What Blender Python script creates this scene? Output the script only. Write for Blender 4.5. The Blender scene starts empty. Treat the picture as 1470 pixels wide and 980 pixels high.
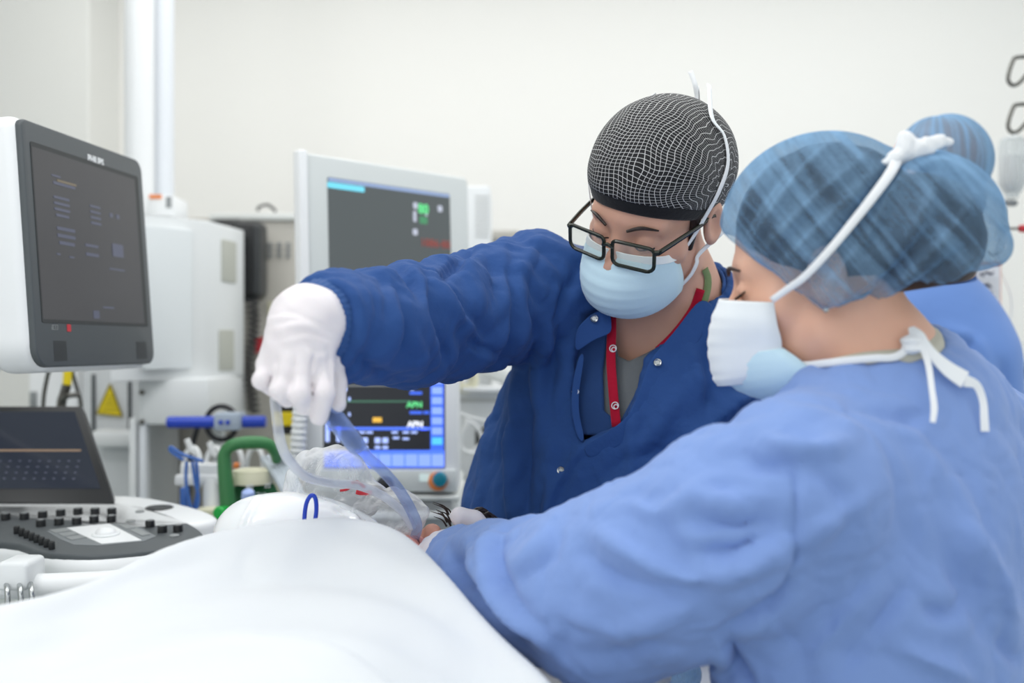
import bpy, bmesh, math, random
import numpy as np
from mathutils import Vector, Matrix
random.seed(7); np.random.seed(7)
scene = bpy.context.scene
COL = scene.collection

# ---------------------------------------------------------------- camera, world, lights
FPX = 1550.0; CX = 735.0; CY = 490.0; CZ = 1.42
cam_d = bpy.data.cameras.new('camera'); cam = bpy.data.objects.new('camera', cam_d); COL.objects.link(cam)
cam.location = (0, 0, CZ); cam.rotation_euler = (math.radians(90), 0, 0)
cam_d.sensor_width = 36; cam_d.lens = 36*FPX/1470; cam_d.clip_start = .05
cam_d.dof.use_dof = True; cam_d.dof.focus_distance = 1.38; cam_d.dof.aperture_fstop = 2.6
scene.camera = cam
vs = scene.view_settings
vs.view_transform = 'Standard'; vs.look = 'None'; vs.gamma = 1; vs.use_curve_mapping = False; vs.exposure = 0.17
scene.cycles.use_denoising = True
scene.cycles.max_bounces = 10; scene.cycles.transparent_max_bounces = 24; scene.cycles.transmission_bounces = 10
w = bpy.data.worlds.new('world'); scene.world = w; w.use_nodes = True
w.node_tree.nodes['Background'].inputs[0].default_value = (.95, .98, 1, 1)
w.node_tree.nodes['Background'].inputs[1].default_value = .92
def area(name, loc, target, sx, sy, power, color=(1, 1, 1)):
    l = bpy.data.lights.new(name, 'AREA'); l.shape = 'RECTANGLE'; l.size = sx; l.size_y = sy; l.energy = power; l.color = color
    o = bpy.data.objects.new(name, l); COL.objects.link(o); o.location = loc
    o.rotation_euler = (Vector(target)-Vector(loc)).to_track_quat('-Z', 'Y').to_euler()
    return o
area('ceiling_light_table', (-.1, 1.35, 2.92), (-.1, 1.35, 0), 2.4, 2.4, 24)
area('ceiling_light_front', (-.9, -.9, 2.9), (.1, 1.3, 1.2), 2.2, 1.8, 14, (.97, .98, 1))
area('added_light_left', (-1.3, .5, 2.85), (-.3, 1.2, 1.1), .45, .45, 7)  # small bright lamp added to lift the drape and put glints on clear plastic
area('ceiling_light_rear', (.2, 2.9, 2.92), (.2, 3.3, 0), 3.6, .9, 20, (1, .99, .97))

# ---------------------------------------------------------------- helpers
V = lambda *a: np.array(a, float)
def P(px, py, d): return np.array([(px-CX)/FPX*d, d, CZ-(py-CY)/FPX*d])
def proj(p): return np.stack([CX+FPX*p[:, 0]/p[:, 1], CY-FPX*(p[:, 2]-CZ)/p[:, 1]], 1)
def lin(h):
    h = h.lstrip('#'); c = [int(h[i:i+2], 16)/255 for i in (0, 2, 4)]
    return tuple(x/12.92 if x <= .04045 else ((x+.055)/1.055)**2.4 for x in c)+(1,)
def nrm(v): v = np.asarray(v, float); return v/(np.linalg.norm(v)+1e-12)

def mat(name, color, rough=.5, metal=0, spec=.5, trans=0, alpha=1, ior=1.45, sheen=0, sss=0, emit=None, estr=0,
        bump=0, bscale=40, bdist=.002, var=0, vscale=8, coat=0):
    m = bpy.data.materials.new(name); m.use_nodes = True; nt = m.node_tree; b = nt.nodes['Principled BSDF']
    c = lin(color) if isinstance(color, str) else tuple(color)+(1,)
    b.inputs['Base Color'].default_value = c; b.inputs['Roughness'].default_value = rough
    b.inputs['Metallic'].default_value = metal; b.inputs['Specular IOR Level'].default_value = spec
    b.inputs['Transmission Weight'].default_value = trans; b.inputs['Alpha'].default_value = alpha; b.inputs['IOR'].default_value = ior
    b.inputs['Sheen Weight'].default_value = sheen; b.inputs['Coat Weight'].default_value = coat
    if sss:
        b.inputs['Subsurface Weight'].default_value = sss; b.inputs['Subsurface Radius'].default_value = (1, .35, .2); b.inputs['Subsurface Scale'].default_value = .006
    if emit: b.inputs['Emission Color'].default_value = lin(emit); b.inputs['Emission Strength'].default_value = estr
    tc = None
    if bump or var:
        tc = nt.nodes.new('ShaderNodeTexCoord')
    if var:
        n = nt.nodes.new('ShaderNodeTexNoise'); n.inputs['Scale'].default_value = vscale; n.inputs['Detail'].default_value = 4
        nt.links.new(tc.outputs['Object'], n.inputs['Vector'])
        mx = nt.nodes.new('ShaderNodeMixRGB'); mx.blend_type = 'MULTIPLY'; mx.inputs[0].default_value = 1
        rp = nt.nodes.new('ShaderNodeMapRange'); rp.inputs[3].default_value = 1-var; rp.inputs[4].default_value = 1+var
        nt.links.new(n.outputs[0], rp.inputs[0]); mx.inputs[1].default_value = c
        nt.links.new(rp.outputs[0], mx.inputs[2]); nt.links.new(mx.outputs[0], b.inputs['Base Color'])
    if bump:
        n = nt.nodes.new('ShaderNodeTexNoise'); n.inputs['Scale'].default_value = bscale; n.inputs['Detail'].default_value = 5
        nt.links.new(tc.outputs['Object'], n.inputs['Vector'])
        bp = nt.nodes.new('ShaderNodeBump'); bp.inputs['Strength'].default_value = bump; bp.inputs['Distance'].default_value = bdist
        nt.links.new(n.outputs[0], bp.inputs['Height']); nt.links.new(bp.outputs[0], b.inputs['Normal'])
    return m

def obj(name, v, f, m=None, parent=None, smooth=True):
    me = bpy.data.meshes.new(name); v = np.asarray(v, float)
    me.from_pydata(v.tolist() if len(v) else [], [], [list(map(int, q)) for q in f]); me.update()
    if m is not None: me.materials.append(m)
    if smooth: me.polygons.foreach_set('use_smooth', np.ones(len(me.polygons), bool))
    o = bpy.data.objects.new(name, me); COL.objects.link(o)
    if parent is not None: attach(o, parent)
    return o
def attach(o, parent):
    o.parent = parent; bpy.context.view_layer.update() if False else None
    o.matrix_parent_inverse = Matrix.Translation(-PLOC.get(parent.name, Vector((0, 0, 0))))
PLOC = {}
def thing(name, label, cat, loc=(0, 0, 0), group=None):
    o = bpy.data.objects.new(name, None); COL.objects.link(o); o.location = loc; o.empty_display_size = .05
    PLOC[o.name] = Vector(loc); return tag(o, label, cat, group)
def tag(o, label=None, cat=None, group=None, kind=None):
    if label: o['label'] = label
    if cat: o['category'] = cat
    if group: o['group'] = group
    if kind: o['kind'] = kind
    return o

def pieces(name, mb, m, parent):
    """every shape collected in mb becomes a mesh of its own"""
    n0 = 0
    for v in mb.v:
        f = [[i-n0 for i in q] for q in mb.f if n0 <= q[0] < n0+len(v)]; n0 += len(v); autosmooth(obj(name, v, f, m, parent), 40)
class MB:
    """collects simple shapes of ONE part into one mesh"""
    def __init__(s): s.v = []; s.f = []; s.n = 0
    def add(s, v, f):
        v = np.asarray(v, float); s.v.append(v); s.f += [[int(i)+s.n for i in q] for q in f]; s.n += len(v); return s
    def build(s, name, m, parent=None, smooth=True, sharp=None):
        o = obj(name, np.concatenate(s.v), s.f, m, parent, smooth)
        if smooth: autosmooth(o, sharp or 40)
        return o
def autosmooth(o, deg=40):
    me = o.data; bm = bmesh.new(); bm.from_mesh(me); bmesh.ops.recalc_face_normals(bm, faces=bm.faces); lim = math.radians(deg)
    for e in bm.edges:
        if len(e.link_faces) == 2 and e.calc_face_angle(0) > lim: e.smooth = False
    bm.to_mesh(me); bm.free()
def rrect(w, h, r, seg=5, cx=0, cy=0):
    pts = []
    rs = r if isinstance(r, (list, tuple)) else [r]*4
    for k, (sx, sy) in enumerate(((1, 1), (-1, 1), (-1, -1), (1, -1))):
        rr = rs[k]; c = (cx+sx*(w/2-rr), cy+sy*(h/2-rr))
        for i in range(seg+1):
            a = math.pi/2*(k+i/seg); pts.append((c[0]+rr*math.cos(a), c[1]+rr*math.sin(a)))
    return pts
def slab(o, u, v, n, outline, z0, z1, bev=.0, segs=3):
    """prism over a 2-D outline in basis (u,v), from z0 to z1 along n, rounded at the z1 (and z0) rim"""
    o, u, v, n = map(lambda a: np.asarray(a, float), (o, u, v, n)); pts = np.asarray(outline, float); N = len(pts)
    c = pts.mean(0)
    ed = np.roll(pts, -1, 0)-pts; ed2 = pts-np.roll(pts, 1, 0)
    nn = np.stack([ed[:, 1], -ed[:, 0]], 1)+np.stack([ed2[:, 1], -ed2[:, 0]], 1)
    nn /= (np.linalg.norm(nn, axis=1, keepdims=True)+1e-9)
    area2 = (pts[:, 0]*np.roll(pts[:, 1], -1)-pts[:, 1]*np.roll(pts[:, 0], -1)).sum()
    if area2 < 0: nn = -nn
    rings = []
    def ring(inset, z): q = pts-nn*inset; rings.append(o+q[:, :1]*u+q[:, 1:]*v+z*n)
    sg = 1 if z1 > z0 else -1
    if bev:
        for i in range(segs+1):
            a = math.pi/2*i/segs; ring(bev*(1-math.sin(a)), z0+sg*bev*(1-math.cos(a)))
        for i in range(segs+1):
            a = math.pi/2*i/segs; ring(bev*(1-math.cos(a)), z1-sg*bev*(1-math.sin(a)))
    else: ring(0, z0); ring(0, z1)
    f = []
    for k in range(len(rings)-1):
        for i in range(N):
            j = (i+1) % N; f.append([k*N+i, k*N+j, (k+1)*N+j, (k+1)*N+i])
    f.append(list(range(N))[::-1]); f.append([(len(rings)-1)*N+i for i in range(N)])
    return np.concatenate(rings), f
XA, YA, ZA = V(1, 0, 0), V(0, 1, 0), V(0, 0, 1)
def boxm(lo, hi, bev=.004, segs=2):
    lo = np.asarray(lo, float); hi = np.asarray(hi, float); c = (lo+hi)/2; s = hi-lo; bev = min(bev, s.min()*.45)
    return slab(V(c[0], c[1], 0), XA, YA, ZA, rrect(s[0], s[1], max(bev, 1e-4), 2), lo[2], hi[2], bev, segs)
def pbox(x0, y0, x1, y1, d, depth, bev=.004):
    a = P(x0, y1, d); b = P(x1, y0, d); return boxm((a[0], d, a[2]), (b[0], d+depth, b[2]), bev)
def prect(x0, y0, x1, y1, d, depth=.002, r=.001):
    """thin plate facing the camera direction (-Y)"""
    a = P(x0, y1, d); b = P(x1, y0, d); c = (a+b)/2
    return slab(c, XA, ZA, -YA, rrect(b[0]-a[0], b[2]-a[2], r, 2), -depth, 0)
def frame_of(t, hint=None):
    t = nrm(t); h = V(0, 0, 1) if hint is None else nrm(hint)
    if abs(t@h) > .95: h = V(1, 0, 0)
    a = nrm(np.cross(h, t)); return a, np.cross(t, a)
def catmull(pts, n=8):
    p = np.asarray(pts, float); p = np.vstack([2*p[0]-p[1], p, 2*p[-1]-p[-2]]); out = []
    for i in range(1, len(p)-2):
        for k in range(n):
            t = k/n; out.append(.5*((2*p[i])+(-p[i-1]+p[i+1])*t+(2*p[i-1]-5*p[i]+4*p[i+1]-p[i+2])*t*t+(-p[i-1]+3*p[i]-3*p[i+1]+p[i+2])*t**3))
    out.append(p[-2]); return np.array(out)
def tube(path, r, seg=10, n=8, closed=False, smoothp=True):
    path = np.asarray(path, float); r = np.asarray(r, float)*np.ones(len(path))
    if smoothp and len(path) > 2:
        if closed:
            q = np.vstack([path[-1:], path, path[:2]]); full = catmull(q, n); pp = full[n:n*(len(path)+1)]; rr = np.interp(np.linspace(0, len(path), len(pp), endpoint=False), range(len(path)+1), np.append(r, r[0]))
        else: pp = catmull(path, n); rr = catmull(np.stack([r, r, r], 1), n)[:, 0]
    else: pp, rr = path, r
    M = len(pp); T = np.gradient(pp, axis=0) if not closed else (np.roll(pp, -1, 0)-np.roll(pp, 1, 0))
    a, b = frame_of(T[0]); vs_ = []
    for i in range(M):
        t = nrm(T[i]); a = nrm(a-(a@t)*t); b = np.cross(t, a)
        for k in range(seg):
            an = 2*math.pi*k/seg; vs_.append(pp[i]+rr[i]*(math.cos(an)*a+math.sin(an)*b))
    f = []
    for i in range(M if closed else M-1):
        j = (i+1) % M
        for k in range(seg):
            l = (k+1) % seg; f.append([i*seg+k, i*seg+l, j*seg+l, j*seg+k])
    if not closed: f.append(list(range(seg))[::-1]); f.append([(M-1)*seg+k for k in range(seg)])
    return np.array(vs_), f
def ribbon(path, width, normal, th=.0012, n=6):
    """flat strap along path; normal = one vector or one per path point"""
    path = np.asarray(path, float); N0 = np.asarray(normal, float)
    if N0.ndim == 1: N0 = np.tile(N0, (len(path), 1))
    wv = np.asarray(width, float)*np.ones(len(path))
    pp = catmull(path, n); nn = catmull(N0, n); ww = catmull(np.stack([wv]*3, 1), n)[:, 0]; T = np.gradient(pp, axis=0); vs_ = []
    for i in range(len(pp)):
        t = nrm(T[i]); s = nrm(np.cross(t, nn[i])); nr = nrm(np.cross(s, t)); hw = ww[i]/2
        for (a, b) in ((-1, 0), (-.9, 1), (.9, 1), (1, 0), (.9, -1), (-.9, -1)): vs_.append(pp[i]+s*hw*a+nr*th*.5*b)
    f = []
    for i in range(len(pp)-1):
        for k in range(6): l = (k+1) % 6; f.append([i*6+k, i*6+l, (i+1)*6+l, (i+1)*6+k])
    f.append([5, 4, 3, 2, 1, 0]); f.append([(len(pp)-1)*6+k for k in range(6)])
    return np.array(vs_), f
def lathe(o, axis, prof, seg=24, hint=None):
    """profile of (radius, height) turned about axis at o"""
    t = nrm(axis); a, b = frame_of(t, hint); o = np.asarray(o, float); vs_ = []
    for (r, h) in prof:
        for k in range(seg):
            an = 2*math.pi*k/seg; vs_.append(o+t*h+max(r, 1e-5)*(math.cos(an)*a+math.sin(an)*b))
    f = []
    for i in range(len(prof)-1):
        for k in range(seg): l = (k+1) % seg; f.append([i*seg+k, i*seg+l, (i+1)*seg+l, (i+1)*seg+k])
    f.append(list(range(seg))[::-1]); f.append([(len(prof)-1)*seg+k for k in range(seg)])
    return np.array(vs_), f
def cyl(a, b, r, seg=16, bev=None):
    a = np.asarray(a, float); b = np.asarray(b, float); L = np.linalg.norm(b-a); e = min(bev if bev is not None else r*.25, L*.4, r*.9)
    return lathe(a, b-a, [(r-e, 0), (r, e), (r, L-e), (r-e, L)], seg)
def text_obj(name, s, size, o, u, v, m, parent=None, depth=.0004, align='CENTER', bold=0):
    cu = bpy.data.curves.new(name, 'FONT'); cu.body = s; cu.size = size; cu.align_x = align; cu.align_y = 'CENTER'; cu.extrude = depth; cu.offset = bold; cu.resolution_u = 3
    t = bpy.data.objects.new(name, cu); COL.objects.link(t); u = nrm(u); v = nrm(v); n = np.cross(u, v)
    dg = bpy.context.evaluated_depsgraph_get(); me = bpy.data.meshes.new_from_object(t.evaluated_get(dg)); bpy.data.objects.remove(t)
    M = np.stack([u, v, n], 1); vv = np.array([x.co[:] for x in me.vertices])@M.T+np.asarray(o, float); ff = [list(q.vertices) for q in me.polygons]
    return obj(name, vv, ff, m, parent, False)

# ---- implicit surfaces
def seg(p, a, b, ra, rb):
    a = np.asarray(a, float); b = np.asarray(b, float); ba = b-a; h = np.clip(((p-a)@ba)/(ba@ba), 0, 1)
    return np.linalg.norm(p-a-h[:, None]*ba, axis=1)-(ra+(rb-ra)*h)
def ell(p, c, r, R=None):
    q = p-np.asarray(c, float); q = q@R if R is not None else q; r = np.asarray(r, float)
    k0 = np.linalg.norm(q/r, axis=1); k1 = np.linalg.norm(q/(r*r), axis=1)+1e-9; return k0*(k0-1)/k1
def smin(a, b, k): h = np.clip(.5+.5*(b-a)/k, 0, 1); return b+(a-b)*h-k*h*(1-h)
def smax(a, b, k): return -smin(-a, -b, k)
def chain(p, pts, rs, k=.02, ax=None, s=1.):
    if ax is not None: ax = nrm(ax); sq = lambda q: q+(1/s-1)*(q@ax)[..., None]*ax
    else: sq = lambda q: q
    p = sq(p); pts = [sq(np.asarray(q, float)) for q in pts]; d = None
    for i in range(len(pts)-1):
        e = seg(p, pts[i], pts[i+1], rs[i], rs[i+1]); d = e if d is None else smin(d, e, k)
    return d*(s if ax is not None else 1)
def sd_poly(xy, poly):
    poly = np.asarray(poly, float); N = len(poly); d = np.full(len(xy), 1e18); s = np.ones(len(xy))
    for i in range(N):
        a = poly[i]; b = poly[i-1]; e = b-a; w_ = xy-a; h = np.clip(w_@e/(e@e), 0, 1); d = np.minimum(d, ((w_-h[:, None]*e)**2).sum(1))
        c1 = xy[:, 1] >= a[1]; c2 = xy[:, 1] < b[1]; c3 = e[0]*w_[:, 1] > e[1]*w_[:, 0]
        s = np.where((c1 & c2 & c3) | (~c1 & ~c2 & ~c3), -s, s)
    return s*np.sqrt(d)
def meshf(f, lo, hi, h, B=12, relax=2):
    lo = np.asarray(lo, float); n = np.ceil((np.asarray(hi)-lo)/h/B).astype(int)*B+1
    D = np.full(n, 9., np.float32); nb = (n-1)//B
    I = np.stack(np.meshgrid(*[np.arange(k) for k in nb], indexing='ij'), -1).reshape(-1, 3)
    fc = f(lo+(I+.5)*B*h); act = np.abs(fc) < B*h*1.25
    for i in np.nonzero(~act & (fc < 0))[0]:
        a = I[i]*B; D[a[0]:a[0]+B+1, a[1]:a[1]+B+1, a[2]:a[2]+B+1] = -9
    off = np.stack(np.meshgrid(*[np.arange(B+1)]*3, indexing='ij'), -1).reshape(-1, 3)
    A = I[act]*B
    for s0 in range(0, len(A), 96):
        idx = (A[s0:s0+96, None]+off[None]); vals = f((lo+idx*h).reshape(-1, 3)).reshape(len(idx), -1)
        D[idx[..., 0], idx[..., 1], idx[..., 2]] = vals
    ins = D < 0; cnt = np.zeros(n-1, np.int8); sl = (slice(0, -1), slice(1, None))
    for c in np.ndindex(2, 2, 2): cnt += ins[sl[c[0]], sl[c[1]], sl[c[2]]]
    cells = np.argwhere((cnt > 0) & (cnt < 8)); idm = np.full(n-1, -1, np.int32); idm[tuple(cells.T)] = np.arange(len(cells))
    acc = np.zeros((len(cells), 3)); num = np.zeros(len(cells))
    cor = list(np.ndindex(2, 2, 2))
    for a in cor:
        for ax in range(3):
            if a[ax]: continue
            b = list(a); b[ax] = 1; pa = cells+a; pb = cells+b; va = D[tuple(pa.T)].astype(float); vb = D[tuple(pb.T)].astype(float); m = (va < 0) != (vb < 0)
            t = np.where(m, va/np.where(m, va-vb, 1), 0); q = pa+t[:, None]*(np.array(b)-a); acc[m] += q[m]; num[m] += 1
    vert = lo+acc/num[:, None]*h; faces = []
    for ax in range(3):
        u, w_ = [(1, 2), (2, 0), (0, 1)][ax]; s0 = [slice(None)]*3; s1 = [slice(None)]*3; s0[ax] = slice(0, -1); s1[ax] = slice(1, None)
        a = ins[tuple(s0)]; b = ins[tuple(s1)]; e = np.argwhere(a != b)
        e = e[(e[:, u] > 0) & (e[:, w_] > 0) & (e[:, u] < n[u]-1) & (e[:, w_] < n[w_]-1)]
        fl = ins[tuple(e.T)]
        def cell(du, dw): q = e.copy(); q[:, u] -= du; q[:, w_] -= dw; return idm[tuple(q.T)]
        q = np.stack([cell(1, 1), cell(0, 1), cell(0, 0), cell(1, 0)], 1); q[~fl] = q[~fl][:, ::-1]; faces.append(q)
    F = np.concatenate(faces); F = F[(F >= 0).all(1)]
    for _ in range(relax): vert = smoothv(vert, F, .5); vert = snap(f, vert, h)
    return vert, F
def snap(f, v, h, it=1):
    for _ in range(it):
        d = f(v); g = gradf(f, v, h*.4); v = v-np.clip(d, -h, h)[:, None]*g
    return v
def gradf(f, v, e):
    g = np.zeros_like(v)
    for k in ((1, -1, -1), (-1, -1, 1), (-1, 1, -1), (1, 1, 1)): k = np.array(k, float); g += f(v+k*e)[:, None]*k
    return g/(np.linalg.norm(g, axis=1, keepdims=True)+1e-12)
def smoothv(v, F, lam, w_=None):
    s = np.zeros_like(v); c = np.zeros(len(v))
    for k in range(F.shape[1]):
        a = F[:, k]; b = F[:, (k+1) % F.shape[1]]
        for i in range(3): s[:, i] += np.bincount(a, v[b, i], len(v))+np.bincount(b, v[a, i], len(v))
        c += np.bincount(a, minlength=len(v))+np.bincount(b, minlength=len(v))
    avg = s/np.maximum(c, 1)[:, None]; l = lam if w_ is None else lam*w_[:, None]
    return v+(avg-v)*l
def vnormals(v, F):
    a = v[F[:, 0]]; n = np.cross(v[F[:, 2]]-a, v[F[:, 3]]-v[F[:, 1]]) if F.shape[1] == 4 else np.cross(v[F[:, 1]]-a, v[F[:, 2]]-a)
    o = np.zeros_like(v)
    for k in range(F.shape[1]):
        for i in range(3): o[:, i] += np.bincount(F[:, k], n[:, i], len(v))
    return o/(np.linalg.norm(o, axis=1, keepdims=True)+1e-12)
def onsurf(f, px, py, off=0., d0=.5, d1=4.):
    o = V(0, 0, CZ); r = nrm(P(px, py, 1)-o); t = d0
    for _ in range(160):
        d = f((o+r*t)[None])[0]-off
        if abs(d) < 2e-4: break
        t += d*.7
        if t > d1: return None
    return o+r*t
def snoise(p, sc, seed=0, oct_=3):
    """smooth pseudo noise: sum of random plane waves"""
    rg = np.random.RandomState(seed); o = np.zeros(len(p)); amp = 1; tot = 0
    for k in range(oct_):
        for _ in range(5):
            dr = rg.randn(3); dr /= np.linalg.norm(dr); o += amp*np.sin(p@dr*sc*6.283*rg.uniform(.6, 1.4)+rg.uniform(0, 6.28)); tot += amp*.5
        amp *= .5; sc *= 2
    return o/tot
def folds(v, F, strokes, gain=1.5):
    """sculpt cloth folds: each stroke (pixel polyline, width px, height m, kind) is followed on the camera-side of the surface"""
    n = vnormals(v, F); xy = proj(np.where(v[:, 1:2] > .2, v, V(0, .2, -9))); face = np.clip(-(n*nrm_rows(v-V(0, 0, CZ))).sum(1)*3+.3, 0, 1); disp = np.zeros(len(v))
    for st in strokes:
        pl, wd, amp, kind = st[:4]; pl = catmull(np.array([[a, b, 0] for a, b in pl], float), 5)[:, :2] if len(pl) > 2 else np.array(pl, float)
        bd = np.full(len(v), 1e9); sg = np.zeros(len(v)); tt = np.zeros(len(v)); L = len(pl)-1
        lo = pl.min(0)-3*wd; hi = pl.max(0)+3*wd; idx = np.nonzero(((xy > lo) & (xy < hi)).all(1))[0]
        if len(idx) == 0: continue
        q = xy[idx]; bdi = np.full(len(idx), 1e9); sgi = np.zeros(len(idx)); tti = np.zeros(len(idx))
        for i in range(L):
            a, b = pl[i], pl[i+1]; e = b-a; w_ = q-a; h = np.clip(w_@e/(e@e+1e-9), 0, 1); d = np.linalg.norm(w_-h[:, None]*e, axis=1)
            m = d < bdi; bdi[m] = d[m]; sgi[m] = np.sign(e[0]*w_[m, 1]-e[1]*w_[m, 0]); tti[m] = (i+h[m])/L
        x = bdi/wd; env = np.sin(np.pi*np.clip(tti*.94+.03, 0, 1))**.6
        if kind == 'r': pr = np.exp(-x*x)
        elif kind == 'v': pr = -np.exp(-x*x)
        else:
            s = sgi*x; pr = np.where(s > 0, np.exp(-s*s*.35), -.8*np.exp(-s*s*.8))*np.tanh(np.abs(s)*1.3)   # raised on the one side, sunk on the other
        disp[idx] += amp*pr*env
    v = v+n*(disp*face)[:, None]*gain; return smoothv(v, F, .35)
def wrinkle(v, F, sc, amp, seed, warp=.03, stretch=(1, 1, 1), mask=None):
    """creased cloth: thin valleys where a warped noise field crosses zero"""
    p = v*np.array(stretch, float); p = p+warp*np.stack([snoise(p, sc*.5, seed+k, 2) for k in (1, 2, 3)], 1); n = vnormals(v, F)
    d = amp*(np.minimum(np.abs(snoise(p, sc, seed, 1))*1.6, 1)-.5)+.5*amp*(np.abs(snoise(p, sc*2.1, seed+7, 1))-.4)
    if mask is not None: d = d*mask
    return v+n*d[:, None]
def nrm_rows(a): return a/(np.linalg.norm(a, axis=1, keepdims=True)+1e-12)
# cloth folds: pixel stroke, width (px), height (m), kind (r ridge, v valley, o overlapping fold)
MAN_FOLDS = [
 ([(566, 389), (585, 400), (597, 418), (598, 436)], 4.5, .007, 'v'), ([(545, 392), (575, 380), (600, 374), (640, 362)], 6, .004, 'r'), ([(585, 390), (602, 410), (606, 440)], 6, .004, 'r'),
 ([(635, 401), (660, 440), (684, 472), (704, 503)], 9, .008, 'o'), ([(692, 346), (668, 366), (648, 384), (634, 403)], 6, .009, 'v'), ([(676, 474), (686, 496), (708, 506)], 6, .007, 'v'),
 ([(728, 360), (729, 430), (726, 477), (714, 510)], 6, .005, 'o'), ([(603, 398), (613, 442), (628, 501), (637, 528)], 10, .007, 'o'), ([(564, 410), (570, 457), (566, 496), (549, 520)], 8, .007, 'o'),
 ([(522, 398), (533, 447), (527, 491), (512, 518)], 7, .005, 'o'), ([(545, 398), (553, 423), (551, 460)], 6, .004, 'v'), ([(484, 409), (505, 423), (514, 447), (510, 477), (497, 503)], 4, .003, 'r'),
 ([(462, 412), (490, 424), (498, 452), (492, 486)], 4, .003, 'v'), ([(665, 360), (672, 400), (690, 440)], 9, .004, 'r'), ([(700, 372), (712, 410), (708, 450)], 8, .004, 'v'),
 ([(650, 440), (668, 490), (660, 530)], 8, .004, 'v'), ([(590, 480), (600, 515), (590, 545)], 7, .004, 'r'), ([(505, 500), (530, 525), (560, 540)], 6, .003, 'v'),
 ([(838, 372), (806, 436), (795, 503), (788, 560)], 9, .008, 'v'), ([(815, 400), (792, 470), (780, 549), (778, 640)], 12, .008, 'r'), ([(770, 350), (745, 400), (742, 470), (736, 520)], 10, .005, 'r'),
 ([(722, 540), (704, 640), (692, 735)], 9, .006, 'o'), ([(748, 530), (738, 640), (730, 750)], 9, .008, 'r'), ([(768, 580), (756, 680), (752, 760)], 9, .006, 'v'), ([(800, 600), (790, 690), (786, 760)], 12, .004, 'r'),
 ([(758, 440), (770, 480), (760, 520)], 8, .004, 'v'), ([(1090, 560), (1020, 620), (975, 690)], 9, .007, 'o'), ([(1055, 590), (1000, 650), (955, 700)], 8, .005, 'v'), ([(1010, 470), (1016, 560), (1012, 600)], 5, .003, 'v'),
 ([(985, 560), (940, 620), (900, 670)], 12, .004, 'r'), ([(860, 690), (900, 660), (960, 640)], 10, .003, 'v'), ([(1120, 560), (1060, 580), (1000, 640)], 10, .006, 'r'), ([(850, 636), (822, 668), (800, 712), (784, 765)], 4, .006, 'o'), ([(880, 350), (835, 365), (790, 352)], 8, .003, 'r')]
WOMAN_FOLDS = [
 ([(722, 762), (710, 790), (714, 822), (736, 866), (775, 905)], 11, .013, 'o'), ([(648, 790), (668, 835), (712, 878), (770, 925)], 11, .009, 'v'), ([(672, 770), (690, 830), (730, 880), (790, 935)], 10, .006, 'r'),
 ([(796, 758), (788, 790), (760, 815), (735, 825)], 13, .008, 'o'), ([(860, 765), (909, 796), (957, 818), (1010, 829)], 13, .009, 'r'), ([(840, 790), (890, 830), (960, 850)], 14, .006, 'v'),
 ([(990, 828), (1064, 817), (1122, 788)], 13, .009, 'r'), ([(1000, 795), (1060, 785), (1110, 765)], 12, .006, 'v'), ([(990, 716), (1030, 722), (1076, 729)], 11, .006, 'r'), ([(1000, 745), (1060, 752), (1110, 742)], 11, .005, 'v'),
 ([(1100, 628), (1150, 646), (1214, 641)], 13, .008, 'r'), ([(1060, 650), (1090, 668), (1140, 670)], 12, .005, 'v'), ([(1133, 640), (1144, 753), (1126, 838), (1098, 905)], 4, .004, 'v'),
 ([(1030, 912), (1098, 877), (1150, 820)], 10, .009, 'v'), ([(1100, 800), (1180, 755), (1262, 706)], 13, .004, 'r'), ([(1170, 940), (1220, 880), (1262, 832)], 12, .005, 'r'), ([(1210, 960), (1270, 880), (1300, 840)], 12, .005, 'v'),
 ([(1375, 742), (1420, 817), (1452, 900)], 14, .009, 'r'), ([(1345, 770), (1390, 850), (1420, 930)], 14, .006, 'v'), ([(1436, 912), (1450, 940), (1462, 950)], 9, .006, 'v'), ([(1290, 930), (1340, 950), (1400, 975)], 12, .006, 'r'),
 ([(820, 880), (880, 905), (950, 890), (1020, 850)], 16, .005, 'r'), ([(800, 930), (880, 945), (960, 920)], 14, .005, 'v'), ([(1320, 870), (1360, 880), (1390, 860)], 12, .006, 'v'), ([(1230, 585), (1290, 600), (1340, 590)], 12, .004, 'v'),
 ([(1050, 920), (1060, 950), (1085, 985)], 9, .008, 'v'), ([(1030, 925), (1036, 950), (1040, 985)], 8, .006, 'r'), ([(900, 720), (960, 735), (1020, 690)], 14, .005, 'r')]
WCAP_FOLDS = [
 ([(1156, 398), (1225, 318), (1280, 245), (1298, 204)], 10, .006, 'v'), ([(1080, 352), (1112, 300), (1160, 240), (1200, 200)], 6, .0035, 'r'), ([(1098, 365), (1137, 320), (1190, 270), (1250, 220)], 6, .004, 'r'),
 ([(1120, 384), (1165, 340), (1215, 290), (1265, 240)], 6, .004, 'r'), ([(1140, 398), (1180, 360), (1225, 318)], 5, .003, 'v'), ([(1178, 424), (1222, 372), (1262, 310), (1285, 255)], 6, .004, 'r'), ([(1200, 436), (1270, 385), (1330, 300), (1352, 240)], 7, .005, 'r'),
 ([(1236, 440), (1310, 395), (1370, 330), (1400, 280)], 7, .005, 'r'), ([(1220, 430), (1290, 380), (1345, 320)], 6, .004, 'v'), ([(1280, 442), (1340, 412), (1395, 370), (1420, 330)], 7, .005, 'r'), ([(1260, 440), (1330, 400), (1390, 350)], 5, .004, 'v'),
 ([(1066, 335), (1090, 290), (1130, 240)], 6, .003, 'v'), ([(1064, 320), (1078, 280), (1110, 235)], 5, .003, 'r'), ([(1300, 225), (1330, 205), (1380, 215)], 7, .004, 'v'), ([(1310, 250), (1350, 235), (1400, 260)], 7, .004, 'r')]
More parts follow.
